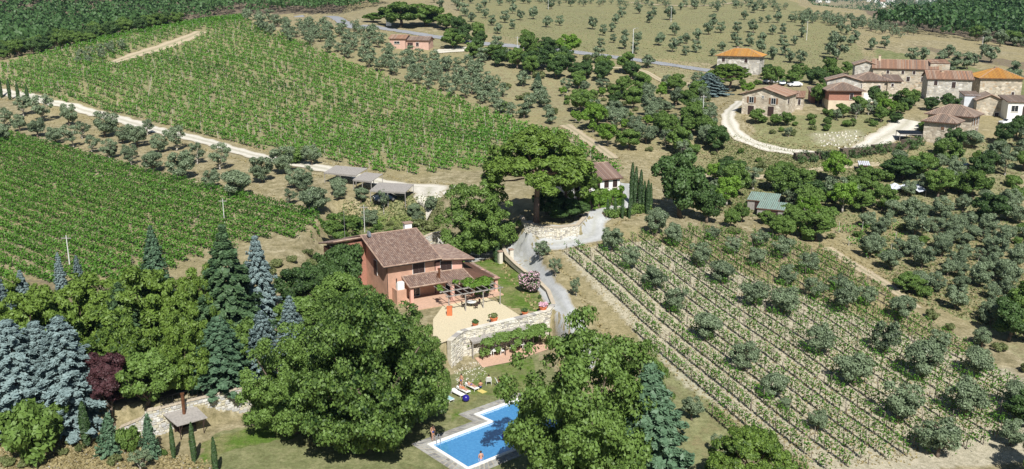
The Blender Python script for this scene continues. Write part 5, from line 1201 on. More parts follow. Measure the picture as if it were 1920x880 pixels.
carport(*at_y(1686, 262, 205)[:2], float(H(*at_y(1686,262,205)[:2])), -8, 4.8, 3.5, 2.2, 2.4, 'metal', 'flat dark carport beside the white lane')
house((731,90), None, -12, 5.6, 6, 3.2, 'gable_x', 'pinkwall', 'tilered', 'pink house with red roof beside the asphalt road, left block', [('f',2.6,0,1.4,1.9,.8,dict(shut=False))], rise=1.0)
house((762,92), None, -12, 8.0, 5.5, 3.0, 'gable_x', 'pinkwall', 'tilegrey', 'pink house beside the asphalt road, long right block', [('f',1.4,0,.2,1.8,1.9,dict(door=True)),('f',4.0,0,1.0,1.0,1.2,{})], rise=1.0)
house((1401,392), None, -26, 5.2, 3.4, 1.9, 'shed', 'beam', 'greenroof', 'shed with green sheet roof among the trees', [('f',2,0,.1,1.2,1.6,dict(door=True))], rise=.6, over=.2)
house((1419,405), None, -26, 4.6, 3.0, 1.6, 'shed', 'beam', 'greenroof', 'lower shed with pale green sheet roof', [('f',3,0,.1,1.2,1.4,dict(door=True))], rise=.5, over=.2)
house((1610,325), None, -12, 2.0, 2, 1.8, 'shed', 'beam', 'tarp', 'small hut with pale blue sheet roof', [('f',1,0,.1,.8,1.5,dict(door=True))], rise=.3, over=.15)
# carports along the white road, with the long car underneath
_q = hit(608, 344); carport(_q.x, _q.y, _q.z, -24, 7.5, 4.2, 2.2, 2.9, 'beam', 'grey carport roof half hidden by olives, left of the white road')
_q = hit(662, 358); carport(_q.x, _q.y, _q.z, -24, 4.2, 4.2, 2.2, 2.9, 'beam', 'short middle carport roof behind an olive tree')
_q = hit(694, 380); carport(_q.x, _q.y, _q.z, -14, 7.0, 4.6, 2.3, 2.9, 'beam', 'right-hand carport with open posts below the white road')
def car(u, v, yaw, mat, label, z=None):
    p = hit(u, v) if z is None else at_z(u, v, z); vehicle(p.x, p.y, p.z + .07, yaw, mat, label)
car(722, 377, 20, 'carblue', 'dark car parked under the right-hand carport')
car(858, 480, -25, 'carblue', 'dark blue car parked in the villa yard, nearest the villa')
car(896, 479, 78, 'carsilver', 'blue grey car parked nose on beneath the walnut tree')
for u, v, yaw, m, l in [(1444,157,20,'carwhite','white car parked left behind the gabled house'),(1466,160,80,'carsilver','silver car parked right behind the gabled house'),(1490,163,10,'carwhite','white car beside the dark shed'),(1800,318,10,'carblue','dark blue car under the trees below the village'),(1890,235,10,'carwhite','white car outside the white outbuilding')]: car(u, v, yaw, m, l)
# gate pillars and the white panel by the villa gate
for u, v, l in [(938,494,'pale stone gate pillar left of the villa gate'),(958,490,'pale stone gate pillar right of the villa gate')]:
    p = hit(u, v); g = empty('gate_pillar', (p.x, p.y, p.z - .1), VY, l, 'gate pillar', 'villa gate pillars'); MB().box(-.3,.3,-.3,.3,0,2.0).build('shaft','wallpale',g); MB().box(-.38,.38,-.38,.38,2.002,2.14).build('cap','ridgetile',g)
p = hit(729, 52); g = empty('billboard', p, -.1, 'plain white signboard beside the asphalt road', 'signboard'); MB().box(-1.0,1.0,-.05,.05,.6,3.0).build('panel','white',g)
for s in (-.8,.8): MB().bar((s,.1,0),(s,.1,3.0),.05).build('post','metal',g)
polex(1185,140,14,'tall pale lamp post below the asphalt road', name='lamp_post', lamp=True, r0=.16)
polex(1512,76,7.5,'pale pole standing alone in the olive field above the village'); polex(1317,233,7,'pale wooden pole left of the village lane'); polex(1840,100,6,'pale pole at the edge of the ploughed field')
polex(1028,18,7,'pale pole at the top of the far olive field'); polex(1258,42,7,'pale pole among olives in the far field'); polex(970,115,8,'grey pole beside the roadside trees'); polex(684,436,5,'slim pale pole by the olive left of the villa', r0=.07)
polex(133,515,6,'pale lamp post rising over the pines at the left', name='lamp_post', r0=.1); polex(421,420,4.5,'slim pole behind the tall cedar', r0=.08)
def tarp(px, label):
    P = hits([p[0] for p in px], [p[1] for p in px]); c = P.mean(0); r = empty('tarpaulin', c, 0, label, 'tarpaulin'); n = 12; b = MB(); vs = []
    for i in range(n + 1):
        for j in range(5): 
            a_ = P[0] * (1 - i/n) + P[1] * (i/n); b_ = P[3] * (1 - i/n) + P[2] * (i/n); q = a_ * (1 - j/4) + b_ * (j/4); vs.append((q[0]-c[0], q[1]-c[1], float(H(q[0], q[1])) - c[2] + 1.1 + .25*math.sin(i*1.7+j)))
    b.add(vs, [(i*5+j, (i+1)*5+j, (i+1)*5+j+1, i*5+j+1) for i in range(n) for j in range(4)]); b.build('sheet', 'tarp', r)
    for k in (0, 4, n*5, n*5+4): MB().bar((vs[k][0], vs[k][1], -1.5), vs[k], .05).build('post', 'beam', r)
tarp([(1660,364),(1735,370),(1732,358),(1664,355)], 'crumpled pale tarpaulin shelter among the right-hand trees')
tarp([(1655,368),(1668,369),(1668,362),(1656,361)], 'small pale tarpaulin left of the long one')
flowerpot(*at_z(926, 607, VT).xy, VT + .05, 1.5, 'terracotta pot with a plant in the middle of the terrace edge'); flowerpot(*at_z(891, 615, VT).xy, VT + .05, 1.2, 'dark planted pot at the left of the terrace edge', 'dark'); flowerpot(*at_z(984, 594, VT).xy, VT + .05, 1.2, 'dark planted pot at the right of the terrace edge', 'dark')
flowerpot(*at_z(1018, 582, VT + .3).xy, VT, 1.6, 'flowering pot at the corner of lawn and terrace wall', 'pink'); p = at_z(843, 592, VT); b_ = empty('orange_bin', p, 0, 'tall orange box standing on the terrace edge by the oak', 'box'); MB().box(-.35,.35,-.3,.3,0,1.2).build('box_body','terracotta',b_); MB().box(-.38,.38,-.33,.33,1.202,1.27).build('lid','terracotta',b_)
for i, (u, v, l) in enumerate([(1097,408,'near'), (1092,403,'far')]):
    p = at_z(u-10, v-1, 8.6); r_ = empty('stone_bench', (p.x, p.y, 8.6), .3, f'{l} grey stone bench on the pine terrace', 'bench'); MB().box(-.7,.7,-.22,.22,.4,.5).build('seat','beam',r_)
    for s in (-.5,.5): MB().box(s-.1,s+.1,-.18,.18,0,.398).build('leg','beam',r_)
pool_people()
# ------------------------------------------------------------------ planting
# foreground crowns
def P1(kind, u, v, wpx, hpx, label, group=None): 
    o = plant_px(kind, [(u, v, wpx, hpx)], group, None, label=label)[0]; return o
P1('oak', 555, 812, 235, 225, 'spreading oak nearest the tin shelter, leftmost of the lawn oaks', 'oaks by the pool')
P1('oak', 685, 842, 320, 330, 'great dark green oak in the middle of the lawn', 'oaks by the pool')
P1('oak', 775, 790, 160, 215, 'oak with low boughs beside the sun loungers', 'oaks by the pool')
P1('oak', 680, 700, 265, 190, 'oak just below the villa, behind the great lawn oak', 'oaks by the pool')
P1('oak', 1090, 922, 350, 352, 'huge oak overhanging the right end of the pool', 'oaks by the pool')
P1('oak', 1195, 868, 170, 250, 'oak between the pool tree and the right vineyard', 'oaks by the pool')
P1('fir', 1235, 935, 150, 250, 'pale green conifer at the right of the pool oak')
P1('walnut', 895, 482, 172, 178, 'large walnut tree shading the parked cars')
P1('pine', 1005, 418, 215, 186, 'huge umbrella pine over the white house and curved wall'); P1('pine', 1062, 402, 130, 118, 'smaller umbrella pine crown right of the huge one'); P1('dark', 1025, 402, 85, 62, 'added dark shrubs giving the shade behind the trunk of the umbrella pine'); P1('dark', 1055, 415, 80, 55, 'added dark shrubbery standing in for the shade under the umbrella pine'); P1('dark', 1085, 408, 50, 40, 'added dark shrub standing in for shade between umbrella pine and ivy wall')  # dark shrubs added in place of the pine's deep shade on the house
P1('dark', 1275, 408, 118, 155, 'big dark holm oak right of the cypress row'); P1('dark', 1325, 418, 75, 90, 'smaller dark tree leaning on the big holm oak')
P1('spruce', 40, 805, 160, 208, 'broad blue spruce at the left edge, leftmost of the front pair', 'blue spruces'); P1('spruce', 135, 802, 155, 212, 'tallest front blue spruce beside the dark plum tree', 'blue spruces'); P1('spruce', 86, 778, 140, 180, 'blue spruce squeezed between the two broad ones', 'blue spruces')
P1('spruce', 12, 640, 62, 130, 'blue spruce at the far left edge behind the pines', 'blue spruces'); P1('spruce', 48, 590, 44, 90, 'small blue spruce tip among the left pines', 'blue spruces')
P1('plum', 213, 792, 88, 165, 'dark red leaved plum tree between blue spruce and green tree')
P1('broad', 278, 778, 125, 140, 'bright green tree above the left retaining wall'); P1('roundpine', 350, 728, 150, 160, 'pine with short trunk above the tin shelter', 'mop-headed pines')
P1('fir', 412, 722, 125, 135, 'broad green fir behind the railing'); P1('spruce', 497, 706, 80, 130, 'blue spruce left of the great lawn oak', 'blue spruces'); P1('spruce', 548, 660, 62, 112, 'slender blue spruce between the oaks and the dark shrubs', 'blue spruces')
P1('roundpine', 60, 690, 190, 175, 'yellow green pine at the left edge', 'mop-headed pines'); P1('roundpine', 165, 640, 200, 150, 'pine crown left of the middle of the pine clump', 'mop-headed pines'); P1('roundpine', 275, 650, 210, 182, 'widest pine crown in the middle of the clump', 'mop-headed pines'); P1('roundpine', 120, 730, 170, 140, 'pine rising behind the blue spruces', 'mop-headed pines'); P1('roundpine', 335, 660, 140, 175, 'pine at the right of the clump', 'mop-headed pines'); P1('roundpine', 20, 600, 130, 100, 'low pine at the back left of the clump', 'mop-headed pines'); P1('roundpine', 230, 720, 150, 140, 'pine behind the plum tree', 'mop-headed pines')
P1('cedar', 235, 690, 130, 165, 'drooping dark cedar in front of the pines'); P1('cedar', 432, 645, 150, 238, 'tallest cedar with feathery top rising over the vineyard'); P1('palecedar', 295, 560, 78, 145, 'pale grey cedar tip against the lower vineyard'); P1('spruce', 490, 610, 84, 178, 'blue spruce beside the tallest cedar', 'blue spruces')
P1('spruce', 116, 545, 26, 78, 'thin blue spruce tip beside the pale lamp post', 'blue spruces'); P1('spruce', 150, 545, 26, 72, 'thin blue spruce tip right of the pale lamp post', 'blue spruces')
P1('roundpine', 388, 655, 130, 178, 'pine crown at the right end of the clump beside the cedar', 'mop-headed pines'); P1('dark', 560, 580, 95, 100, 'dark tree behind the blue spruces'); P1('dark', 600, 560, 85, 85, 'dark tree left of the villa corner'); P1('dark', 625, 545, 80, 105, 'dark tree screening the back wing of the villa'); P1('dark', 655, 592, 98, 150, 'dark ivy-like tree against the left wall of the villa'); P1('broad', 640, 600, 110, 110, 'green tree between villa and oaks'); P1('broad', 560, 630, 110, 90, 'green tree left of the back oak'); P1('broad', 1436, 420, 40, 32, 'leafy tree hiding the lower green shed'); P1('broad', 462, 690, 100, 112, 'green tree between fir and blue spruce')
P1('broad', 642, 462, 92, 72, 'green tree at the corner of the lower vineyard'); P1('broad', 690, 470, 40, 30, 'small green bush behind the villa roof'); P1('light', 850, 500, 60, 30, 'low green shrub on the villa yard edge')
P1('bush', 60, 862, 130, 115, 'large green bush at the bottom left edge'); P1('bush', 25, 800, 90, 70, 'green bush behind the bottom left bush'); P1('broad', 95, 840, 80, 100, 'green shrub right of the bottom left bush'); P1('bush', 120, 770, 100, 60, 'green bush between spruces')
P1('cypress', 163, 836, 20, 84, 'thick cypress left of the small firs'); plant_px('scrub', [(520,500,34,16),(548,490,26,12),(470,505,40,20),(575,478,24,12),(590,500,34,18),(500,520,40,22)], 'scrub by the lower vineyard', 'low scrub on the bare corner below the lower vineyard'); P1('smallfir', 205, 852, 50, 78, 'bushy young fir beside the thick cypress'); P1('bush', 243, 848, 46, 58, 'yellowish green bush between the young firs'); P1('smallfir', 283, 858, 40, 82, 'pointed young fir near the wall end'); P1('oliveopen', 264, 884, 46, 44, 'small grey olive shrub in front of the young firs')
P1('cypress', 326, 860, 10, 66, 'slender cypress left of the tin shelter front'); P1('cypress', 364, 866, 12, 74, 'slender cypress in front of the tin shelter'); P1('cypress', 405, 892, 12, 72, 'slender cypress with a white globe lamp behind'); P1('bush', 307, 853, 18, 12, 'tiny green bush by the slender cypress')
plant_px('scrub', [(18,870,34,16),(48,875,30,14),(118,852,22,14),(150,845,20,12),(134,833,26,14),(215,870,28,16),(70,858,24,14)], 'dry bank shrubs', 'small dry shrub on the bottom left bank')
p = hit(401, 845); g = empty('garden_lamp', p, 0, 'white globe garden lamp behind the slender cypress', 'lamp'); MB().bar((0,0,0),(0,0,1.0),.03).build('post','metal',g); MB().ball((0,0,1.12),.14,12,8).build('globe','lampglobe',g,True)
P1('cypress', 931, 492, 13, 60, 'single cypress at the villa gate'); 
for i, (u, v, w_, h_) in enumerate([(1184,388,11,88),(1191,392,11,84),(1200,396,11,82),(1207,398,10,62),(1214,402,10,68),(1219,400,8,60)]): P1('cypress', u, v, w_, h_, f'tall cypress in the dense row, {ordinal(i)} from the left', 'dense cypress row')
for i, (u, v, w_, h_) in enumerate([(1139,406,7,36),(1153,408,7,40),(1167,410,7,42),(1180,410,7,48)]): P1('cypress', u, v, w_, h_, f'small cypress along the clipped hedge, {ordinal(i)} from the left', 'small cypresses along the hedge')
for i, (u, v, w_, h_) in enumerate([(3,184,7,44),(19,188,7,42),(35,191,7,38),(53,195,7,38)]): P1('cypress', u, v, w_, h_, f'cypress by the white road at the left edge, {ordinal(i)} from the left', 'cypresses by the white road')
o = P1('oleander', 995, 548, 50, 46, 'pink flowering oleander bush beside the drive'); link('blossom', BLOSSOM, o)
P1('oliveopen', 1013, 488, 42, 42, 'open branched olive tree in the middle of the gravel drive'); P1('oliveopen', 1042, 520, 28, 42, 'thin olive tree at the top corner of the vineyard'); P1('oliveopen', 1080, 556, 24, 42, 'thin olive tree on the left edge of the vineyard')
plant_px('bush', [(966,505,14,12),(960,498,12,12),(1012,560,10,8),(1030,575,12,9),(875,655,16,14),(1002,640,20,16),(915,462,16,12)], 'garden shrubs', 'small garden shrub by the villa walls')
plant_px('cypress', [(20,842,6,20)], None, None, label='tiny clipped cypress at the left edge bank')
# olives among the right vineyard
L = tl(640, 290, 2.933, [(1730,440,130),(1485,530,125),(1590,625,115),(1720,745,130),(1830,500,110),(1835,860,130)]) + tl(1280, 290, 2.933, [(160,470,75),(270,545,95),(95,615,125),(220,705,135),(420,505,95),(410,610,110),(555,570,115),(570,715,115),(400,825,150),(690,650,115),(722,785,120),(850,745,100),(1010,830,110),(892,868,160),(555,872,170)]) + \
    tl(1280, 580, 2.933, [(140,165,150),(330,330,150),(500,490,150),(50,605,115),(740,660,110),(750,240,150),(945,415,190),(1105,245,160),(1200,65,140),(1400,235,115),(1190,620,215),(1310,385,200),(1400,805,220),(1550,580,200),(1620,370,160),(1825,555,150),(1800,745,150),(1650,205,110),(560,545,70)])
L = [(a, b + 2, c * 1.13) for a, b, c in L]
plant_px('olive', L, 'olive trees among the right vineyard', 'round olive tree between the rows of the right vineyard', hk=1.02)
# grove on the right slope
L = tl(1280, 290, 2.933, [(1250,355,110),(1420,345,120),(1540,315,90),(1670,285,90),(1790,365,120),(1010,400,100),(1270,450,130),(1050,545,110),(1255,565,115),(1500,455,115),(1595,475,95),(1670,435,110),(1850,385,90),(1420,565,100),(1545,585,100),(1735,575,115),(1865,565,90),(1310,625,120),(1510,645,105),(1665,645,85),(1625,725,135),(1790,725,140),(1380,755,110),(1500,855,130),(1715,885,110),(1835,835,100),(1700,795,90),(1800,475,85),(1400,430,95),(1560,395,90),(1240,230,80),(1330,200,90)])
L = [(a, b, c * 1.14) for a, b, c in L]
plant_px('olive', L, 'olive trees of the right-hand grove', 'grey green olive tree in the grove on the right slope', hk=.98)
# belt between the two left vineyards
L = tl(0, 0, 2.933, [(30,700,85),(110,722,75),(130,642,85),(205,755,85),(235,672,115),(310,792,85),(405,812,100),(385,692,85),(510,842,75),(580,757,120),(605,872,85),(680,792,85),(712,880,65),(760,812,110),(812,745,65),(872,842,85),(455,765,70),(20,780,80),(970,830,110)]) + tl(0, 290, 2.933, [(620,18,55),(725,62,75),(842,102,105),(1085,55,85),(1165,192,85),(1212,85,105),(1570,105,125),(1590,275,70),(1862,225,90),(1680,170,80),(1720,60,90)])
L = [(a, b, c * 1.3) for a, b, c in L]
plant_px('oliveopen', L[::2], 'olive belt between the left vineyards', 'thin grey olive tree in the belt between the two left vineyards')
plant_px('olive', L[1::2], 'olive belt between the left vineyards', 'dense olive tree in the belt between the two left vineyards')
L = tl(0, 290, 2.933, [(1000,135,175),(1320,235,180),(1440,152,155),(1620,185,125),(1735,330,180)]) + tl(560, 280, 5.5, [(60,440,210),(190,640,260),(420,520,170),(640,545,185),(730,800,210),(1180,705,165),(1240,790,165),(1370,640,175)])
plant_px('olive', L, 'broad olives above the villa', 'broad olive tree on the slope above the villa', hk=.95)
P1('bush', 556, 306, 60, 34, 'round dark green bush beside the white road'); P1('oliveopen', 720, 400, 26, 52, 'bare branched young tree in front of the right-hand carport'); P1('scrub', 790, 432, 50, 22, 'yellow green shrub behind the villa chimney')
# far olive field
LB = [(510,15,50),(545,50,50),(625,30,50),(645,60,60),(680,92,60),(720,122,50),(712,20,40),(755,72,45),(785,42,40),(795,102,50),(828,142,50),(858,187,55),(872,32,40),(900,127,55),(940,77,50),(945,32,40),(945,162,45),(980,112,50),(1005,22,45),(1057,107,60),(1155,52,50),(1262,37,45),(1202,142,50),(1135,152,60),(1378,163,60),(1440,197,50),(1427,262,45),(1490,177,50),(1505,132,50),(1497,237,45),(1540,97,50),(1555,272,65),(1560,217,50),(1630,242,60),(1612,297,55),(1638,77,50),(1682,22,50),(1695,127,50),(1720,92,45),(1745,252,65),(1805,112,65),(1832,197,60),(1820,287,65),(1865,57,35),(1860,252,45)]
LC = [(65,52,50),(190,67,45),(295,47,40),(370,37,40),(390,72,45),(445,62,45),(338,110,45),(425,127,30),(470,127,40),(525,90,35),(520,127,50),(595,122,40),(660,147,60),(712,127,35),(165,152,60),(145,192,65),(210,182,55),(75,227,60),(15,242,50),(15,307,45),(75,292,55),(165,312,40),(215,282,50),(300,182,55),(285,237,55),(305,262,50),(388,182,65),(372,257,65),(438,237,55),(430,292,65),(490,192,50),(552,187,50),(495,332,65),(560,307,65),(550,252,50),(612,252,50),(660,207,55),(590,347,60),(645,352,70),(825,252,70),(850,332,110),(810,302,60),(920,252,50),(945,237,60),(905,192,50),(870,182,50),(1042,277,60),(1110,267,55),(785,112,50),(828,142,40),(860,142,45),(925,117,40),(980,147,50),(945,172,50),(1060,167,45),(1090,152,60),(1130,112,40),(1200,132,50),(1245,177,45),(1290,162,60),(1375,177,70),(1670,252,70),(1745,257,80),(1825,257,50),(1865,262,50),(1255,342,70),(1320,337,70),(1410,362,70),(1460,322,70),(1500,382,80),(1470,412,70),(1560,382,80),(1600,362,60),(1690,347,90),(1650,312,60),(1820,442,90)]
far = tl(640, 0, 2.933, LB); plant_px('olivefar', [f for f in far if f[1] < 42], 'olive trees of the far field', 'small olive tree high in the far field', small=True, hk=1.12); plant_px('olivefar', [f for f in far if f[1] >= 42], 'olive trees of the far field', 'small olive tree just above the asphalt road', small=True, hk=1.12)
far = tl(1280, 0, 2.933, LC); a1 = [f for f in far if f[1] < 45]; a2 = [f for f in far if 45 <= f[1] < 88]; a3 = [f for f in far if f[1] >= 88]
plant_px('olivefar', a1, 'olive trees of the far field', 'tiny olive tree near the crest above the village', small=True, hk=1.12); plant_px('olivefar', a2, 'olive trees of the far field', 'olive tree in the middle of the slope above the village', small=True, hk=1.12); plant_px('olivefar', a3, 'olive trees of the far field', 'olive tree close behind the village houses', small=True, hk=1.12)
def fill(poly, d0, d1, gap, seed, mixk, group, descs, wr=(3.2, 5.2), small=False, maxn=60, r=1.0):
    n = 0; rg = random.Random(seed)
    pl = scatter(poly, d0, d1, gap, seed); rg.shuffle(pl)
    for x, y in pl:
        if n >= maxn: break
        if any(inpoly(*proj(x, y, float(H(x, y))), e) for e in CLEARINGS) or not clear(x, y, r): continue
        k = rg.choice(mixk); W0, H0 = KIND[k][0][2:]; W_ = rg.uniform(*wr) * {'broad': 1.35, 'dark': 1.4, 'light': 1.3, 'bush': .8, 'scrub': .7}.get(k, 1)
        plant(k, x, y, W_, W_ * H0 / W0 * rg.uniform(.85, 1.1), None, group, descs[k], small=small); n += 1
    print(group, n)
def fillmass(key, poly, d0, d1, gap, seed, wr):
    rg = random.Random(seed)
    for x, y in scatter(poly, d0, d1, gap, seed):
        if clear(x, y, 1.0) and not any(inpoly(*proj(x, y, float(H(x, y))), e) for e in CLEARINGS): W_ = rg.uniform(*wr); plant_mass(key, x, y, W_, W_ * rg.uniform(.95, 1.2))
CLEARINGS = [[(1385,165),(1640,165),(1640,208),(1385,218)], [(1590,135),(1930,140),(1930,225),(1850,240),(1740,262),(1740,200),(1590,190)], [(1325,95),(1430,95),(1430,150),(1325,150)], [(1395,365),(1470,365),(1470,412),(1395,412)], [(1150,330),(1235,330),(1235,400),(1150,400)],
   [(1530,248),(1640,242),(1660,262),(1600,280),(1530,272)], [(724,55),(825,60),(822,96),(724,96)], [(1360,190),(1390,190),(1375,215),(1380,250),(1450,275),(1560,287),(1620,268),(1700,222),(1725,228),(1640,285),(1560,298),(1440,288),(1370,262)], [(600,318),(760,345),(760,385),(600,350)],
   [(1655,350),(1740,352),(1740,375),(1655,372)], [(830,425),(960,440),(960,500),(830,500)]]
G_ = 'grey olive trees below the asphalt road'
fillmass('belt', [(455,34),(560,48),(700,60),(735,100),(900,130),(1000,240),(880,195),(700,135),(600,95),(480,65)], 200, 390, 4.9, 31, (3.6, 5))
fillmass('belt', [(135,118),(150,108),(235,84),(250,92),(160,126)], 200, 390, 3.6, 30, (2.8, 3.8))
build_mass('belt', 'grey olive grove along the top edge of the upper vineyard', frac=.4)
fill([(800,110),(1040,180),(1050,250),(960,215),(880,180)], 200, 380, 6.5, 32, ['olivefar', 'scrub', 'olivefar'], 'olives right of the upper vineyard', {'olivefar': 'olive tree on the bank right of the upper vineyard', 'scrub': 'shrub on the bank right of the upper vineyard'}, (3.5, 4.8), True, 50)
fill([(1050,160),(1330,160),(1330,260),(1300,310),(1180,270),(1080,225)], 170, 320, 6.2, 33, ['olive', 'olive', 'oliveopen', 'broad', 'scrub'], 'trees on the middle slope', {'olive': 'olive tree on the bare slope between pine and village', 'oliveopen': 'open olive tree on the bare slope between pine and village', 'broad': 'green tree on the bare slope between pine and village', 'scrub': 'scrub bush on the bare slope between pine and village'}, (3.6, 5.2), False, 60)
fill([(1335,330),(1500,336),(1640,336),(1640,420),(1560,440),(1470,430),(1340,400)], 140, 240, 5.0, 34, ['broad', 'dark', 'broad', 'oliveopen', 'light', 'bush'], 'trees below the village lane', {'broad': 'leafy green tree below the village lane', 'dark': 'dark evergreen tree below the village lane', 'oliveopen': 'grey open tree below the village lane', 'light': 'pale green tree below the village lane', 'bush': 'green bush below the village lane'}, (3.6, 5.2), False, 60, .4)
fill([(1650,305),(1760,290),(1960,235),(1960,420),(1780,420),(1640,400)], 130, 240, 5.2, 35, ['olive', 'broad', 'oliveopen', 'dark', 'bush', 'olive'], 'trees at the right below the village', {'olive': 'olive tree below the right end of the village', 'broad': 'leafy tree below the right end of the village', 'oliveopen': 'open grey tree below the right end of the village', 'dark': 'dark tree below the right end of the village', 'bush': 'bush below the right end of the village'}, (3.6, 5.2), False, 60)
fill([(1300,400),(1420,410),(1560,440),(1600,470),(1560,470),(1440,450),(1310,430)], 120, 220, 5, 36, ['scrub', 'broad', 'bush'], 'bank above the right vineyard', {'scrub': 'shrub on the bank above the right vineyard', 'broad': 'small tree on the bank above the right vineyard', 'bush': 'bush on the bank above the right vineyard'}, (2.4, 3.8), False, 40, .3)
fill([(1395,222),(1480,225),(1600,205),(1700,205),(1690,235),(1620,250),(1520,250),(1440,268),(1392,250)], 180, 260, 3.3, 37, ['bush', 'scrub', 'broad', 'oliveopen', 'bush'], 'village garden', {'bush': 'green bush in the village garden inside the lane', 'scrub': 'dry shrub in the village garden inside the lane', 'broad': 'small leafy tree in the village garden inside the lane', 'oliveopen': 'small olive in the village garden inside the lane'}, (1.9, 3.6), False, 75, .1)
fill([(860,60),(960,95),(1100,112),(1240,130),(1240,150),(1060,160),(1000,150),(880,110),(830,85)], 240, 380, 7, 38, ['broad', 'dark', 'scrub', 'olivefar'], 'trees along the asphalt road', {'broad': 'leafy tree along the asphalt road', 'dark': 'dark tree along the asphalt road', 'scrub': 'shrub along the asphalt road', 'olivefar': 'small olive beside the asphalt road'}, (4.2, 6), False, 46)
fillmass('crest', [(1500,28),(1600,38),(1720,62),(1700,76),(1600,54),(1480,42)], 320, 560, 5.6, 39, (3.2, 4.4))
fillmass('crest', [(860,-2),(1440,8),(1500,24),(860,6)], 380, 760, 9.5, 40, (3.2, 4.4))
build_mass('crest', 'far olive trees crowded along the crest of the field', frac=.25)
fill([(1330,262),(1470,295),(1560,305),(1560,325),(1420,322),(1330,300)], 170, 240, 4.2, 41, ['bush', 'scrub'], 'scrub below the lane', {'bush': 'low green bush on the grass below the lane', 'scrub': 'low dry bush on the grass below the lane'}, (2, 3.6), False, 40, .3)
fill([(1230,240),(1370,205),(1370,280),(1300,310),(1230,300)], 170, 260, 4.6, 42, ['broad', 'dark', 'bush', 'oliveopen'], 'thicket left of the lane', {'broad': 'leafy tree in the thicket left of the village lane', 'dark': 'dark tree in the thicket left of the village lane', 'bush': 'bush in the thicket left of the village lane', 'oliveopen': 'grey tree in the thicket left of the village lane'}, (3.2, 5), False, 40, .3)
fill([(640,400),(780,400),(830,430),(760,450),(640,470)], 130, 190, 3.6, 43, ['bush', 'scrub'], 'garden above the villa', {'bush': 'green bush in the garden above the villa', 'scrub': 'grey shrub in the garden above the villa'}, (1.6, 2.8), False, 26, .3)
fill([(1640,195),(1740,195),(1740,245),(1700,215),(1640,230)], 200, 280, 5.5, 51, ['broad','bush','dark'], 'village green', {'broad':'leafy tree between the lane mouth and the houses','bush':'bush between the lane mouth and the houses','dark':'dark tree between the lane mouth and the houses'}, (2.2, 3.6), False, 18, .4)
fill([(1330,135),(1640,140),(1640,170),(1500,172),(1400,170),(1330,150)], 230, 340, 7, 52, ['broad','dark','bush'], 'trees behind the village', {'broad':'leafy tree behind the village roofs','bush':'bush behind the village roofs','dark':'dark tree behind the village roofs'}, (3.0, 4.6), False, 24, .8)
fill([(1640,400),(1930,390),(1980,640),(1880,640),(1700,540),(1620,480)], 110, 200, 5.6, 50, ['olive'], 'more olives of the right grove', {'olive': 'younger olive tree filling the right grove'}, (2.8, 4.2), False, 34, .5)
fill([(1560,420),(1700,430),(1920,430),(1960,640),(1860,640),(1700,540),(1600,480)], 110, 200, 6.2, 53, ['bush','scrub','oliveopen','bush'], 'undergrowth in the right grove', {'bush':'green bush among the olives of the right grove','scrub':'scrubby bush among the olives of the right grove','oliveopen':'thin young olive among the right grove'}, (2.2, 3.6), False, 60, .3)
fill([(1700,560),(1860,640),(1960,660),(1990,760),(1900,700),(1760,620)], 90, 150, 5.2, 54, ['bush','scrub','broad','scrub'], 'bushes by the grove track', {'bush':'green bush below the grove track','scrub':'dry bush below the grove track','broad':'small tree below the grove track'}, (2.2, 3.6), False, 30, .3)
fill([(1050,170),(1330,170),(1330,260),(1300,310),(1180,290),(1080,235)], 170, 320, 5.2, 55, ['scrub','bush','scrub','light'], 'bushes on the middle slope', {'bush':'green bush on the middle slope','scrub':'low scrub bush on the middle slope','light':'small pale tree on the middle slope'}, (2.0, 3.2), False, 60, .3)
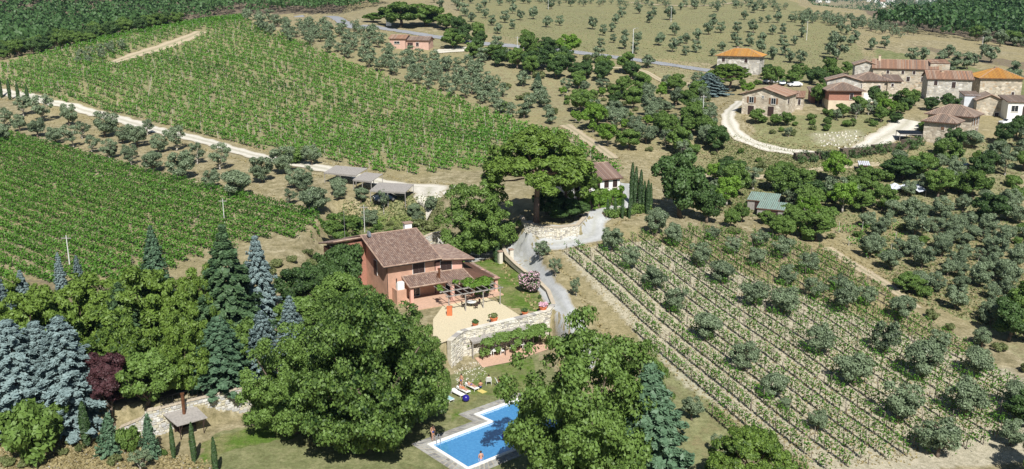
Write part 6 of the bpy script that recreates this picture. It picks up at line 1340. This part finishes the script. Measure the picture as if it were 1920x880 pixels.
# named trees of the middle distance
TB = lambda L: tl(640, 0, 2.933, L)
for k, u, v, w_, h_, l in [('broad',750,52,90,58,'large leafy tree left above the roadside house'),('broad',800,50,80,50,'large leafy tree right above the roadside house'),('broad',838,56,52,36,'round green tree by the bend of the asphalt road'),('broad',850,92,52,38,'green tree right of the pink house'),('broad',700,42,44,22,'low green tree above the asphalt road'),('broad',895,76,30,40,'slim green tree where the lane meets the road'),('broad',925,112,56,34,'green tree below the asphalt road bend'),
   ('broad',986,80,30,30,'small round tree alone beside the road'),('light',1060,112,54,56,'pale green tree with white trunk standing above the road'),('dark',1000,135,60,50,'dark tree clump below the road'),('palecedar',1007,170,30,36,'bluish conifer in the middle distance'),('dark',1085,148,48,38,'dark tree right of the bluish conifer'),('light',1112,245,56,62,'pale tree with white forked trunk beside the vineyard track'),('dark',1152,200,30,32,'dark round tree behind the forked pale tree'),('broad',942,212,26,28,'round green tree at the vineyard edge'),
   ('light',1140,275,50,52,'pale green tree right of the vineyard track'),('broad',1178,282,56,50,'leafy green tree right of the vineyard track'),('spruce',1328,178,84,44,'spreading blue cedar left of the village'),('pine',1365,170,88,52,'umbrella pine in front of the orange roofed farmhouse'),('broad',1443,160,38,42,'round green tree behind the gabled house'),('broad',1487,158,38,28,'dark green tree behind the gabled house roofs'),
   ('light',1400,180,30,30,'bright green tree left of the gabled house'),('broad',1533,198,34,52,'tall leafy tree left of the red brick house'),('broad',1420,212,22,16,'round bush in front of the gabled house'),('broad',1700,205,46,46,'leafy tree before the long farmhouse'),('light',1660,218,46,40,'bright green tree in front of the hipped stone house'),('dark',1745,208,34,34,'dark round tree before the white grey cottage'),('dark',1782,210,42,40,'second dark tree before the white grey cottage'),('dark',1679,232,30,26,'dark round tree left of the gravel mouth of the lane'),
   ('broad',1735,250,38,26,'green bush tree by the flat carport'),('dark',1690,336,96,54,'wide dark tree below the village lane mouth'),('broad',1530,452,84,70,'large bright tree right of the green sheds'),('broad',1470,330,44,34,'green tree beside the village lane'),('dark',1360,318,36,30,'dark bush below the lane bend'),('broad',1800,362,56,48,'leafy tree right of the tarpaulin'),('olive',1893,160,46,34,'large olive behind the orange roofed barn'),
   ('dark',1890,640,90,90,'big dark tree at the right edge below the grove'),('broad',1925,640,110,130,'bright green tree at the right edge'),('broad',1705,548,64,44,'dense green tree in the middle of the grove'),('dark',1925,805,100,80,'dark tree at the lower right edge'),('pine',1400,960,165,150,'low pine crown at the bottom beside the vineyard'),('oliveopen',1345,852,30,44,'thin olive at the foot of the vineyard'),('oliveopen',1365,880,34,40,'thin olive beside the low pine'),('oak',1985,930,150,190,'big tree just beyond the lower right corner'),
   ('olive',1232,418,44,34,'olive tree at the top of the right vineyard'),('broad',1600,372,48,52,'green tree by the pale blue hut'),('dark',1560,380,50,46,'dark green tree right of the narrow track')]:
    P1(k, u, v, w_, h_, l)
# ------------------------------------------------------------------ vineyards and woods
AVOID += [[(195,124),(215,112),(300,84),(345,66),(385,54),(392,62),(350,82),(300,100),(225,124)], [(600,316),(760,345),(860,352),(860,364),(760,362),(600,332)]]
POSTM = MB().bar((0,0,-.3), (0,0,1.75), .06, 6, .045).mesh('trellis_post', 'post')
vineyard('upper', [(2,125),(200,72),(450,30),(470,46),(600,98),(700,140),(880,198),(1000,245),(1060,252),(1165,322),(1160,335),(1100,300),(860,322),(780,330),(700,324),(600,304),(560,296),(420,266),(300,234),(160,200),(70,182),(2,168)], (300,232), (560,296), 3.0, 150, 420, M['vine'], 29, .34, .4, 1.95, .6, .19, 5.5, None, 'rows of the upper vineyard', 'vine row in the upper hillside vineyard', 61)
vineyard('lower', [(-60,255),(0,250),(200,300),(400,352),(520,388),(600,408),(640,425),(600,452),(520,446),(370,486),(340,500),(250,540),(100,540),(-60,520)], (0,387), (225,470), 2.9, 100, 260, M['vinedark'], 60, .27, .3, 1.75, .62, .02, 6, None, 'rows of the lower left vineyard', 'vine row in the dense lower left vineyard', 62)
vineyard('right', [(1052,478),(1095,460),(1130,475),(1205,440),(1300,432),(1440,452),(1560,480),(1640,540),(1760,625),(1900,715),(1985,770),(1930,800),(1850,845),(1760,858),(1690,862),(1600,885),(1500,895),(1440,870),(1350,800),(1262,705),(1160,590),(1090,530)], (1065,480), (1480,830), 2.45, 70, 175, M['vinedark'], 62, .17, .5, 1.7, .24, .07, 4.2, POSTM, 'rows of the right vineyard', 'vine row in the right-hand vineyard', 63, each_post=True)
vineyard('terrace', [(1560,415),(1690,420),(1700,500),(1640,500),(1570,450)], (1570,462), (1700,452), 5.5, 120, 190, M['vine'], 16, .25, .4, 1.5, .6, .15, 5, None, 'rows of the small terraced vineyard', 'vine row on the small terraces of the grove', 64)
lf = scatter([(-40,-60),(720,-60),(720,10),(640,28),(450,27),(380,40),(250,64),(120,94),(-40,122)], 330, 780, 6.0, 71)
rf = scatter([(1810,-60),(2300,-60),(2300,160),(1920,90),(1740,67),(1650,56),(1660,48),(1740,42),(1790,24)], 380, 900, 6.2, 72)
mf = scatter([(700,-60),(1440,-60),(1440,0),(700,0)], 560, 900, 9, 73)
lf.sort(key=lambda p: p[1]); rf.sort(key=lambda p: p[1])
def edgewood(places, n, group, desc, kinds):
    for x, y in places[:n]:
        k = rnd.choice(kinds); W_ = rnd.uniform(5.5, 8.5); plant(k, x, y, W_, W_ * rnd.uniform(.8, 1.05), None, group, desc)
edgewood(lf, 60, 'wood edge above the vineyards', 'broadleaf tree at the near edge of the left wood', ['broad', 'dark', 'broad'])
edgewood(rf, 50, 'edge of the right-hand wooded hill', 'broadleaf tree at the near edge of the right wooded hill', ['broad', 'dark'])
M['wood'] = M['wood']
WOOD = leafmat('wood_canopy', (.010, .034, .012), (.06, .125, .035), .1, .12)
forest('forest', lf[60:], WOOD, 'dense mixed wood covering the hillside at the upper left', 46, 3.5, 81)
forest('forest', rf[50:], WOOD, 'dense wood on the hill at the upper right', 42, 3.6, 82)
if len(mf): forest('forest', mf, WOOD, 'thin line of far trees on the skyline', 20, 3.4, 83)
# blue distance in the gap: scattered pale houses on wooded hills
fp = []
rg = np.random.default_rng(91)
fq = []
for _ in range(4200):
    y = 1150 * (7500 / 1150) ** rg.uniform(); x = y * rg.uniform(.24, .5)
    u_, v_ = proj(x, y, float(H(x, y)))
    if 1380 < u_ < 1900 and wob(x, y, 160, 4) > -.5: (fp if y > 2300 else fq).append((x, y))
forest('forest', fp, WOOD, 'farthest blue woods in the gap between the hills', 14, 9.5, 84)
forest('forest', fq, WOOD, 'nearer blue green woods in the gap between the hills', 20, 5.2, 85)
HOUSEM = None
for i, (u, v, D) in enumerate([(1535,2.5,1500),(1548,4,1480),(1625,1.5,1550),(1640,4,1500),(1662,6,1450),(1672,7,1400),(1716,9,1500),(1730,10,1500),(1742,9,1600),(1650,16,1250)]):
    x, y, z = at_y(u, v, D * 1.5); z = max(float(H(x, y)) + 3, z - 9)
    r = empty('far_house', (x, y, z), rnd.uniform(-.6, .6), f'tiny pale far house in the blue distance, {ordinal(i)} from the left', 'house', 'far houses')
    w_ = rnd.uniform(9, 12); b = MB(); b.box(0, w_, 0, 9, -20, 8); b.add([(0,0,8),(0,9,8),(0,4.5,10),(w_,0,8),(w_,9,8),(w_,4.5,10)], [(1,0,2),(3,4,5)]); b.build('wall', 'white', r)
    MB().slab([(-.5,-.6,7.9),(w_+.5,-.6,7.9),(w_+.5,4.5,10.2),(-.5,4.5,10.2)], .3).slab([(-.5,4.5,10.21),(w_+.5,4.5,10.21),(w_+.5,9.6,7.9),(-.5,9.6,7.9)], .3).build('roof', 'tilered', r)
    for k in range(3): MB().box(1.5+k*w_/3.4, 2.6+k*w_/3.4, -.06, -.005, 3.5, 5).build('window', 'glass', r)
# ground cover: tufts and stones
def tufts(name, polys, n, mat, size, label, seed, hmul=1.0):
    rg = np.random.default_rng(seed); Vs = []; c = 0
    for poly, share in polys:
        us = [p[0] for p in poly]; vs = [p[1] for p in poly]; m = int(n * share)
        u = rg.uniform(min(us), max(us), m * 3); v = rg.uniform(min(vs), max(vs), m * 3); k = inpoly(u, v, poly); u, v = u[k][:m], v[k][:m]
        if len(u): Vs.append(hits(u, v))
    P = np.concatenate(Vs); P[:, :2] += rg.normal(size=(len(P), 2)) * .3; P[:, 2] = H(P[:, 0], P[:, 1]) + size * .25
    Nn = unit(rg.normal(size=(len(P), 3)) * .6 + np.array([0, 0, .8])); V, Fq = quads(P, Nn, size, rg, 1.5)
    tag(link(name, npmesh(name, V, Fq, [mat])), label, kind='stuff')
tufts('dry_grass', [([(1052,478),(1205,440),(1560,480),(1985,770),(1690,870),(1440,880),(1200,640)], .3), ([(0,200),(400,300),(560,390),(300,320),(0,245)], .12), ([(1050,160),(1330,160),(1640,300),(1700,450),(1920,450),(1920,640),(1600,500),(1300,430),(1100,290)], .4), ([(0,800),(220,820),(420,880),(0,880)], .18)], 26000, M['straw'], .22, 'dry straw grass scattered over the slopes', 95)
tufts('grass', [([(1320,150),(1640,140),(1640,60),(1500,20),(860,20),(960,85)], .3), ([(1330,240),(1640,320),(1480,400),(1330,400)], .3), ([(640,380),(830,360),(840,460),(640,470)], .15), ([(1570,420),(1920,420),(1920,640),(1700,560)], .2), ([(1230,240),(1640,290),(1920,250),(1920,420),(1560,420),(1300,400)], .3)], 30000, M['scrub'], .3, 'patchy green grass and weeds over the slopes', 96)
def verge():
    rg = np.random.default_rng(99); X = []; 
    for pl, hw in ROADS:
        pw = resample([Vector((a[0], a[1], 0)) for a in pl], .5)
        for i in range(1, len(pw)):
            d = pw[i] - pw[i-1]
            if d.length < 1e-4: continue
            n = Vector((-d.y, d.x, 0)).normalized()
            for s in (-1, 1):
                if rg.uniform() < .8: q = pw[i] + n * s * (hw * .92 + abs(rg.normal()) * .55); X.append((q.x, q.y))
    A = np.array(X); P = np.stack([A[:, 0], A[:, 1], H(A[:, 0], A[:, 1]) + .08], 1); P = np.repeat(P, 3, 0); P[:, :2] += rg.normal(size=(len(P), 2)) * .2
    V, Fq = quads(P, unit(rg.normal(size=(len(P), 3)) * .5 + np.array([0, 0, .8])), .3, rg, 1.5)
    tag(link('verge_grass', npmesh('verge_grass', V, Fq, [M['straw']])), 'ragged dry grass along the edges of the lanes', kind='stuff')
verge()
def stones(poly, n, seed, label, mat, s0=.08, s1=.35):
    rg = random.Random(seed); us = [p[0] for p in poly]; vs = [p[1] for p in poly]; pts_ = []
    while len(pts_) < n:
        u, v = rg.uniform(min(us), max(us)), rg.uniform(min(vs), max(vs))
        if inpoly(u, v, poly): pts_.append((u, v))
    P = hits([p[0] for p in pts_], [p[1] for p in pts_]); b = MB()
    for p in P:
        s = rg.uniform(s0, s1); c = [(p[0] + (i & 1 and s or -s) * rg.uniform(.5, 1), p[1] + (i & 2 and s or -s) * rg.uniform(.5, 1), p[2] + (s * rg.uniform(.5, 1) if i & 4 else -.1)) for i in range(8)]
        b.add(c, [(0,2,3,1),(4,5,7,6),(0,1,5,4),(1,3,7,5),(3,2,6,7),(2,0,4,6)])
    tag(b.build('stones', mat), label, kind='stuff')
stones([(1525,250),(1600,243),(1655,262),(1600,280),(1540,275)], 150, 5, 'scattered pale stones in the village garden', 'wallpale', .06, .25)
stones([(850,690),(900,675),(915,700),(860,735)], 160, 6, 'loose pale stones on the bank by the patio', 'wallpale', .03, .09)
stones([(0,800),(220,830),(420,880),(0,880)], 160, 7, 'small stones on the bottom left bank', 'soilpile', .03, .11)
name_groups()
# ------------------------------------------------------------------ haze
hz = MB().box(-9500, 9500, -650, 12500, -60, 210).mesh('haze', []) if False else None
def haze(density):
    b = MB().box(-8800, 8800, -590, 11900, -75, 180); me = bpy.data.meshes.new('haze'); me.from_pydata(b.v, [], b.f)
    m = bpy.data.materials.new('haze'); m.use_nodes = True; nt = m.node_tree; nt.nodes.remove(nt.nodes['Principled BSDF'])
    v = nt.nodes.new('ShaderNodeVolumePrincipled'); v.inputs['Color'].default_value = (.42, .66, 1, 1); v.inputs['Density'].default_value = density; v.inputs['Anisotropy'].default_value = .2
    nt.links.new(v.outputs[0], nt.nodes['Material Output'].inputs['Volume']); me.materials.append(m); o = link('haze', me); tag(o, 'thin blue summer haze over the far hills', kind='stuff')
HAZE = 0.00007
if HAZE: haze(HAZE)
